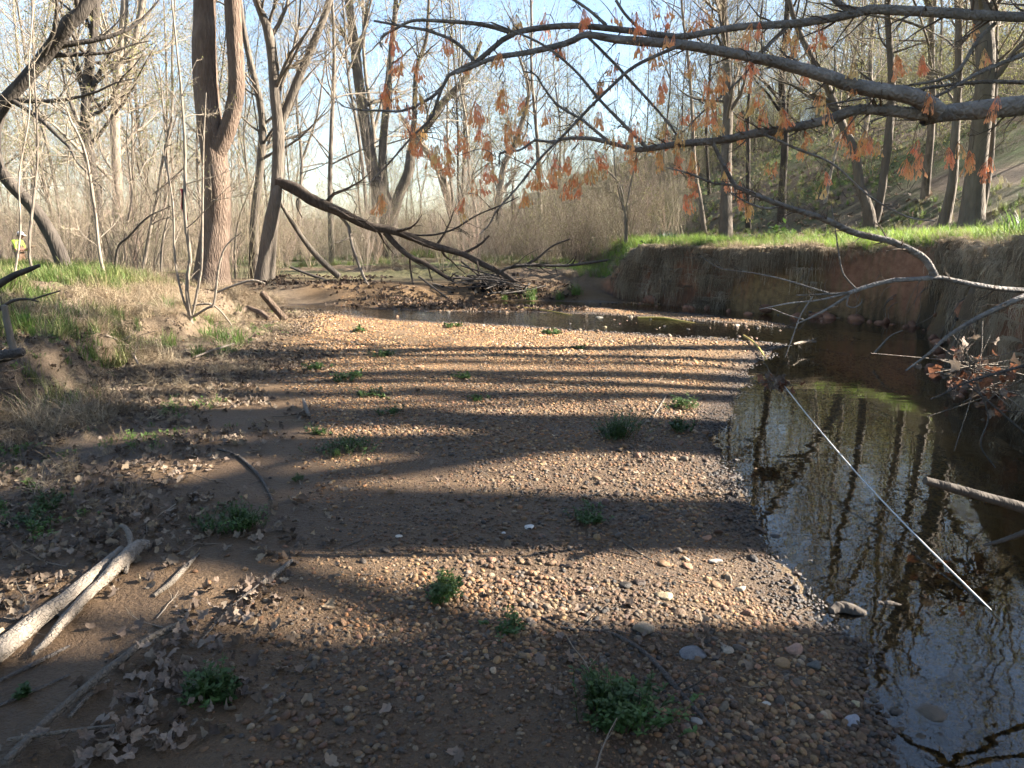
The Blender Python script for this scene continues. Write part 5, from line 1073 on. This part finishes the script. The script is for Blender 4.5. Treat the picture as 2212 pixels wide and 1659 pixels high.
for u, v in KP:
    p = at(u, v, 3.25 + r.uniform(0, .5)) - mb; k_ = np.argmin(np.linalg.norm((sk - p) * [1, .45, 1] + np.array([0, 0, 0]) , axis=1)); q = sk[k_]
    p[1] = .5 * p[1] + .5 * q[1]; m_ = (p + q) / 2 + np.array([r.normal(0, .02), 0, .035]); tw.tubes(resample(np.array([q, m_, p + [0, 0, .0]]), 6), np.linspace(.0018, .0014, 6), 4)
    for j in range(r.integers(2, 4)):
        o = link('seed_cluster', KEY[r.integers(7)], MT, tuple(p + r.normal(0, .012, 3) - [0, 0, .022 * j])); o.rotation_euler = (r.normal(0, .2), r.normal(0, .2), r.uniform(0, 6.28)); s = r.uniform(.75, 1.1); o.scale = (s, s, s)
tw.build('fruiting_twigs', M['twig_dark'], MT)['kind'] = 'stuff'

# ------------------------------------------------------------------ tape, leaf clumps over the pool
A, B_ = at(1690, 828, 5.5), at(2168, 1345, 2.62); t = np.linspace(0, 1, 16)[:, None]; P = A + (B_ - A) * t; P[:, 2] -= .05 * np.sin(t[:, 0] * math.pi)
wv = np.array([.0, .0, .0038]); sd = np.array([.0028, 0, 0]); b = MB(); V = np.stack([P - wv - sd, P + wv - sd, P + wv + sd * .6, P - wv + sd * .6], 1).reshape(-1, 3); i = np.arange(15)[:, None] * 4
b.add(V, np.vstack([np.hstack([i + k_, i + (k_ + 1) % 4, i + 4 + (k_ + 1) % 4, i + 4 + k_]) for k_ in range(4)])); o = b.build('survey_tape', M['tape_white'], smooth=False); tag(o, 'white tape line stretched low over the pool', 'tape')
def hang_clump(label, u, v, Y, n, sp, seed, red=.5, sticks=10):
    r = np.random.default_rng(seed); c = at(u, v, Y); e = empty('leaf_clump', c); tag(e, label, 'leaves')
    for i in range(n):
        o = link('leaf', (LEAFR if r.uniform() < red else LEAFS)[r.integers(8)], e, tuple(r.normal(0, sp, 3) * [1.2, 1, .8])); s = r.uniform(.025, .05); o.scale = (s, s, s); o.rotation_euler = (r.uniform(0, 6), r.uniform(0, 6), r.uniform(0, 6))
    for i in range(sticks):
        d = r.normal(size=3) * [1, .6, .5] * r.uniform(.08, .3); P = resample(np.array([-d * .6, r.normal(0, .02, 3), d]), 6); b = MB(); b.tubes(P, np.linspace(.004, .002, 6), 4); b.build('twig', M['driftwood'], e)
LEAFR = [leaf_mesh(830 + i, 5, .5) for i in range(8)]
for m in LEAFR: m.materials.append(M['redleaf'])
hang_clump('brown leaf clump caught where the white tape ends', 1672, 826, 5.5, 30, .05, 41, .6, 8)
hang_clump('large tangle of dead leaves and twigs against the right bank', 2100, 795, 4.3, 46, .11, 42, .45, 26)
hang_clump('smaller leaf tangle lower on the right bank', 2150, 840, 4.2, 20, .08, 43, .5, 14)
o = link('leaf', LEAFS[2], None, tuple(at(1684, 822, 5.45))); o.scale = (.07, .07, .07); o.rotation_euler = (1.1, .4, .5); tag(o, 'pale curled leaf stuck on the clump at the tape end', 'leaf')
stick('right_bank_twig', 'bare dead twig below the leaf tangle on the right bank', [(2010, 862, 4), (2040, 850, 5), (2090, 825, 6), (2212, 790, 7)], 'driftwood_dark', 'branch', Y=4.1, twigs=10)
stick('right_bank_twig', 'long thin root trailing into the pool at right', [(2110, 830, 4), (2135, 900, 4), (2118, 960, 3.5), (2150, 1010, 3)], 'driftwood_dark', 'root', Y=4.0)
stick('right_bank_twig', 'straight grey twig slanting down the right bank', [(2090, 830, 4), (2150, 880, 5), (2230, 950, 5)], 'driftwood_dark', 'branch', Y=3.9, twigs=3)

# slumped clods at the foot of the cut bank, roots out of its face, leaves afloat
r = np.random.default_rng(91); CL = [pebble_mesh('clod', 360 + i, 2, .7, .8) for i in range(4)]
for m in CL: m.materials.append(M['stone'])
s_, x, y, ox, oy = along(RB[4:12], .2, dRB[11] - dRB[4], 70)
for i in range(70):
    d = r.uniform(-.05, .28); sc_ = r.uniform(.03, .13) * (1.3 - d); px, py = x[i] + ox[i] * d, y[i] + oy[i] * d
    o = link('clod', CL[i % 4], GROUND['right_bank'], (px, py, max(H1(px, py), -.04) + sc_ * .2)); o.scale = (sc_, sc_ * r.uniform(.6, 1), sc_); o.rotation_euler = (r.normal(0, .4), r.normal(0, .4), r.uniform(0, 6)); c = np.array((.20, .10, .06)) * r.uniform(.6, 1.3); o.color = (*c, .9)
s_, x, y, ox, oy = along(RB[3:12], .2, dRB[11] - dRB[3], 46)
for i in range(46):
    px, py = x[i] - ox[i] * .16, y[i] - oy[i] * .16; z0 = H1(px, py) * r.uniform(.6, 1.0); b = MB(); L = r.uniform(.3, .8)
    P = np.array([[px, py, z0], [px + ox[i] * .18, py + oy[i] * .18, z0 - L * .15], [px + ox[i] * .22 + r.normal(0, .08), py + oy[i] * .22, z0 - L * .6], [px + ox[i] * .26 + r.normal(0, .15), py + oy[i] * .26, z0 - L]]); b.tubes(resample(P, 9), np.linspace(1, .35, 9) * r.uniform(.004, .011), 5); b.build('root', M['driftwood'], GROUND['right_bank'])
x, y = sample(260, 1.2, 6, 2, 10, lambda x, y, dl, dr, dh, dw: sstep(.0, .2, dw) * (.15 + .5 * sstep(1.2, .2, dw))); m = len(x)
scatter('floating_leaves', np.c_[x, y, np.full(m, .004)], rz(m, .06), R.uniform(.010, .024, m), cols(m, (.24, .17, .11), (.34, .26, .17), (.16, .11, .08)), LEAF, 'small brown leaves and scraps floating on the pool', M['dry_i'], cat='leaves')

# ------------------------------------------------------------------ person far left
def person(loc):
    B = [('pel', (0, 0, .90), .135), ('spi', (-.01, 0, 1.06), .125), ('che', (.0, 0, 1.25), .145), ('nb', (.03, 0, 1.41), .065), ('nk', (.055, 0, 1.46), .055)]
    J = {n: (Vector(p), rr) for n, p, rr in B}; Ed = [('pel', 'spi'), ('spi', 'che'), ('che', 'nb'), ('nb', 'nk')]
    for s, sg in (('l', 1), ('r', -1)):
        for n, p, rr in (('sh', (.0, .17 * sg, 1.36), .075), ('ue', (.03, .21 * sg, 1.22), .058), ('el', (.06, .23 * sg, 1.08), .046), ('fo', (.18, .17 * sg, 1.10), .042), ('wr', (.30, .10 * sg, 1.13), .03), ('ha', (.35, .08 * sg, 1.14), .034), ('hi', (0, .10 * sg, .84), .105), ('th', (.02, .11 * sg, .64), .09), ('kn', (.03, .11 * sg, .47), .068), ('ca', (-.01, .11 * sg, .28), .066), ('an', (-.01, .11 * sg, .10), .052), ('to', (.13, .12 * sg, .045), .045)):
            J[n + s] = (Vector(p), rr)
        Ed += [('che', 'sh' + s), ('sh' + s, 'ue' + s), ('ue' + s, 'el' + s), ('el' + s, 'fo' + s), ('fo' + s, 'wr' + s), ('wr' + s, 'ha' + s), ('pel', 'hi' + s), ('hi' + s, 'th' + s), ('th' + s, 'kn' + s), ('kn' + s, 'ca' + s), ('ca' + s, 'an' + s), ('an' + s, 'to' + s)]
    nm = list(J); me = bpy.data.meshes.new('body'); me.from_pydata([J[k][0] for k in nm], [(nm.index(a), nm.index(c)) for a, c in Ed], []); o = bpy.data.objects.new('body', me); COL.objects.link(o)
    md = o.modifiers.new('s', 'SKIN')
    for i, k in enumerate(nm): me.skin_vertices[0].data[i].radius = (J[k][1], J[k][1] * (1.15 if k in ('che', 'pel', 'spi') else 1)); me.skin_vertices[0].data[i].use_root = (k == 'pel')
    o.modifiers.new('d', 'SUBSURF').levels = 2
    dg = bpy.context.evaluated_depsgraph_get(); ev = bpy.data.meshes.new_from_object(o.evaluated_get(dg)); bpy.data.objects.remove(o)
    bm = bmesh.new(); bm.from_mesh(ev)
    q = bmesh.ops.create_uvsphere(bm, u_segments=16, v_segments=12, radius=1)['verts']
    for v in q:
        x, y, z = v.co; w = 1 - .22 * max(0, -z); f = Vector((.098 * x * w + .012 * max(0, x), .077 * y * w, .122 * z))
        if x > .8 and abs(y) < .3 and -.4 < z < .2: f.x += .022
        a = .35; v.co = Vector((f.x * math.cos(a) + f.z * math.sin(a), f.y, -f.x * math.sin(a) + f.z * math.cos(a))) + Vector((.10, 0, 1.56))
    for sg in (1, -1):                                       # five fingers on each hand, curled round the board edge
        for k, (dy, L) in enumerate(((-.028, .07), (-.010, .082), (.009, .078), (.026, .062), (-.03, .05))):
            p0 = Vector((.365, .08 * sg + dy, 1.145)); d = Vector((.9, -.25 * sg, -.15)) if k < 4 else Vector((.5, -.5 * sg, .55))
            for p, c in ((p0, p0 + d * L * .55), (p0 + d * L * .55, p0 + d * L + Vector((-.01, -.012 * sg, .012)))):
                r2 = bmesh.ops.create_cone(bm, cap_ends=True, segments=6, radius1=.009, radius2=.007, depth=(c - p).length)['verts']; mt = Matrix.Translation((p + c) / 2) @ (c - p).to_track_quat('Z', 'Y').to_matrix().to_4x4()
                for v in r2: v.co = mt @ v.co
    bm.to_mesh(ev); bm.free(); ev.name = 'person'
    for k in ('skin', 'hivis', 'overall', 'boot', 'hair'): ev.materials.append(M[k])
    for p in ev.polygons:
        x, y, z = p.center; m = 0; p.use_smooth = True
        if z < .09: m = 3
        elif z < 1.03 or (z < 1.24 and abs(y) < .13 and x < .16): m = 2
        elif z < 1.43 and (abs(y) < .17 or (z > 1.15 and x < .10)) and x < .2: m = 1
        elif z > 1.55 and x < .085: m = 4
        p.material_index = m
    pe = link('person', ev, None, loc); tag(pe, 'person in lime shirt, brown overalls and white cap writing on a board', 'person')
    b = MB(); th = np.linspace(0, 6.283, 17)[:-1]; ph = np.linspace(0, 1.45, 6); V = np.array([[.112 * math.cos(p) * math.cos(a), .092 * math.cos(p) * math.sin(a), .085 * math.sin(p)] for p in ph for a in th]); i = np.arange(96).reshape(6, 16)
    b.add(V, np.stack([i[:-1], np.roll(i, -1, 1)[:-1], np.roll(i, -1, 1)[1:], i[1:]], -1)); b.add([[.07, -.07, 0], [.17, -.05, -.015], [.19, 0, -.015], [.17, .05, -.015], [.07, .07, 0], [.07, -.07, .012], [.17, -.05, -.005], [.19, 0, -.003], [.17, .05, -.005], [.07, .07, .012]], [[0, 1, 2, 4], [5, 9, 7, 6], [1, 6, 7, 2], [2, 7, 8, 3]], [[2, 3, 4], [7, 9, 8]])
    c = b.build('cap', M['cap_white'], pe); c.location = (.115, 0, 1.62); c.rotation_euler = (0, .3, 0)
    b = MB(); b.tubes(np.array([[[-.10, .15, 1.02], [-.13, .10, 1.2], [-.06, .10, 1.41], [.06, .10, 1.38], [.12, .05, 1.2]], [[-.12, -.10, 1.0], [-.14, -.08, 1.2], [-.06, -.10, 1.41], [.06, -.10, 1.38], [.12, -.06, 1.2]]]), np.full((2, 5), .02), 6); b.build('straps', M['strap'], pe)
    b = MB(); b.tubes(np.array([[[.02, -.165, .80], [.02, -.185, .74]]]), np.array([[.05, .05]]), 10, True); b.build('orange_pouch', M['orange'], pe)
    b = MB(); V = np.array([[.33, -.12, 1.155], [.53, -.12, 1.235], [.53, .12, 1.235], [.33, .12, 1.155]]) + np.array(loc); b.add(np.vstack([V, V + [.004, 0, -.012]]), [[0, 1, 2, 3], [7, 6, 5, 4], [0, 4, 5, 1], [1, 5, 6, 2], [2, 6, 7, 3], [3, 7, 4, 0]]); bo = b.build('clipboard', M['board'], smooth=False); tag(bo, 'brown clipboard held by the person in the lime shirt', 'clipboard')
PX = at(46, 580, 25.0); person((PX[0], PX[1], H1(PX[0], PX[1])))
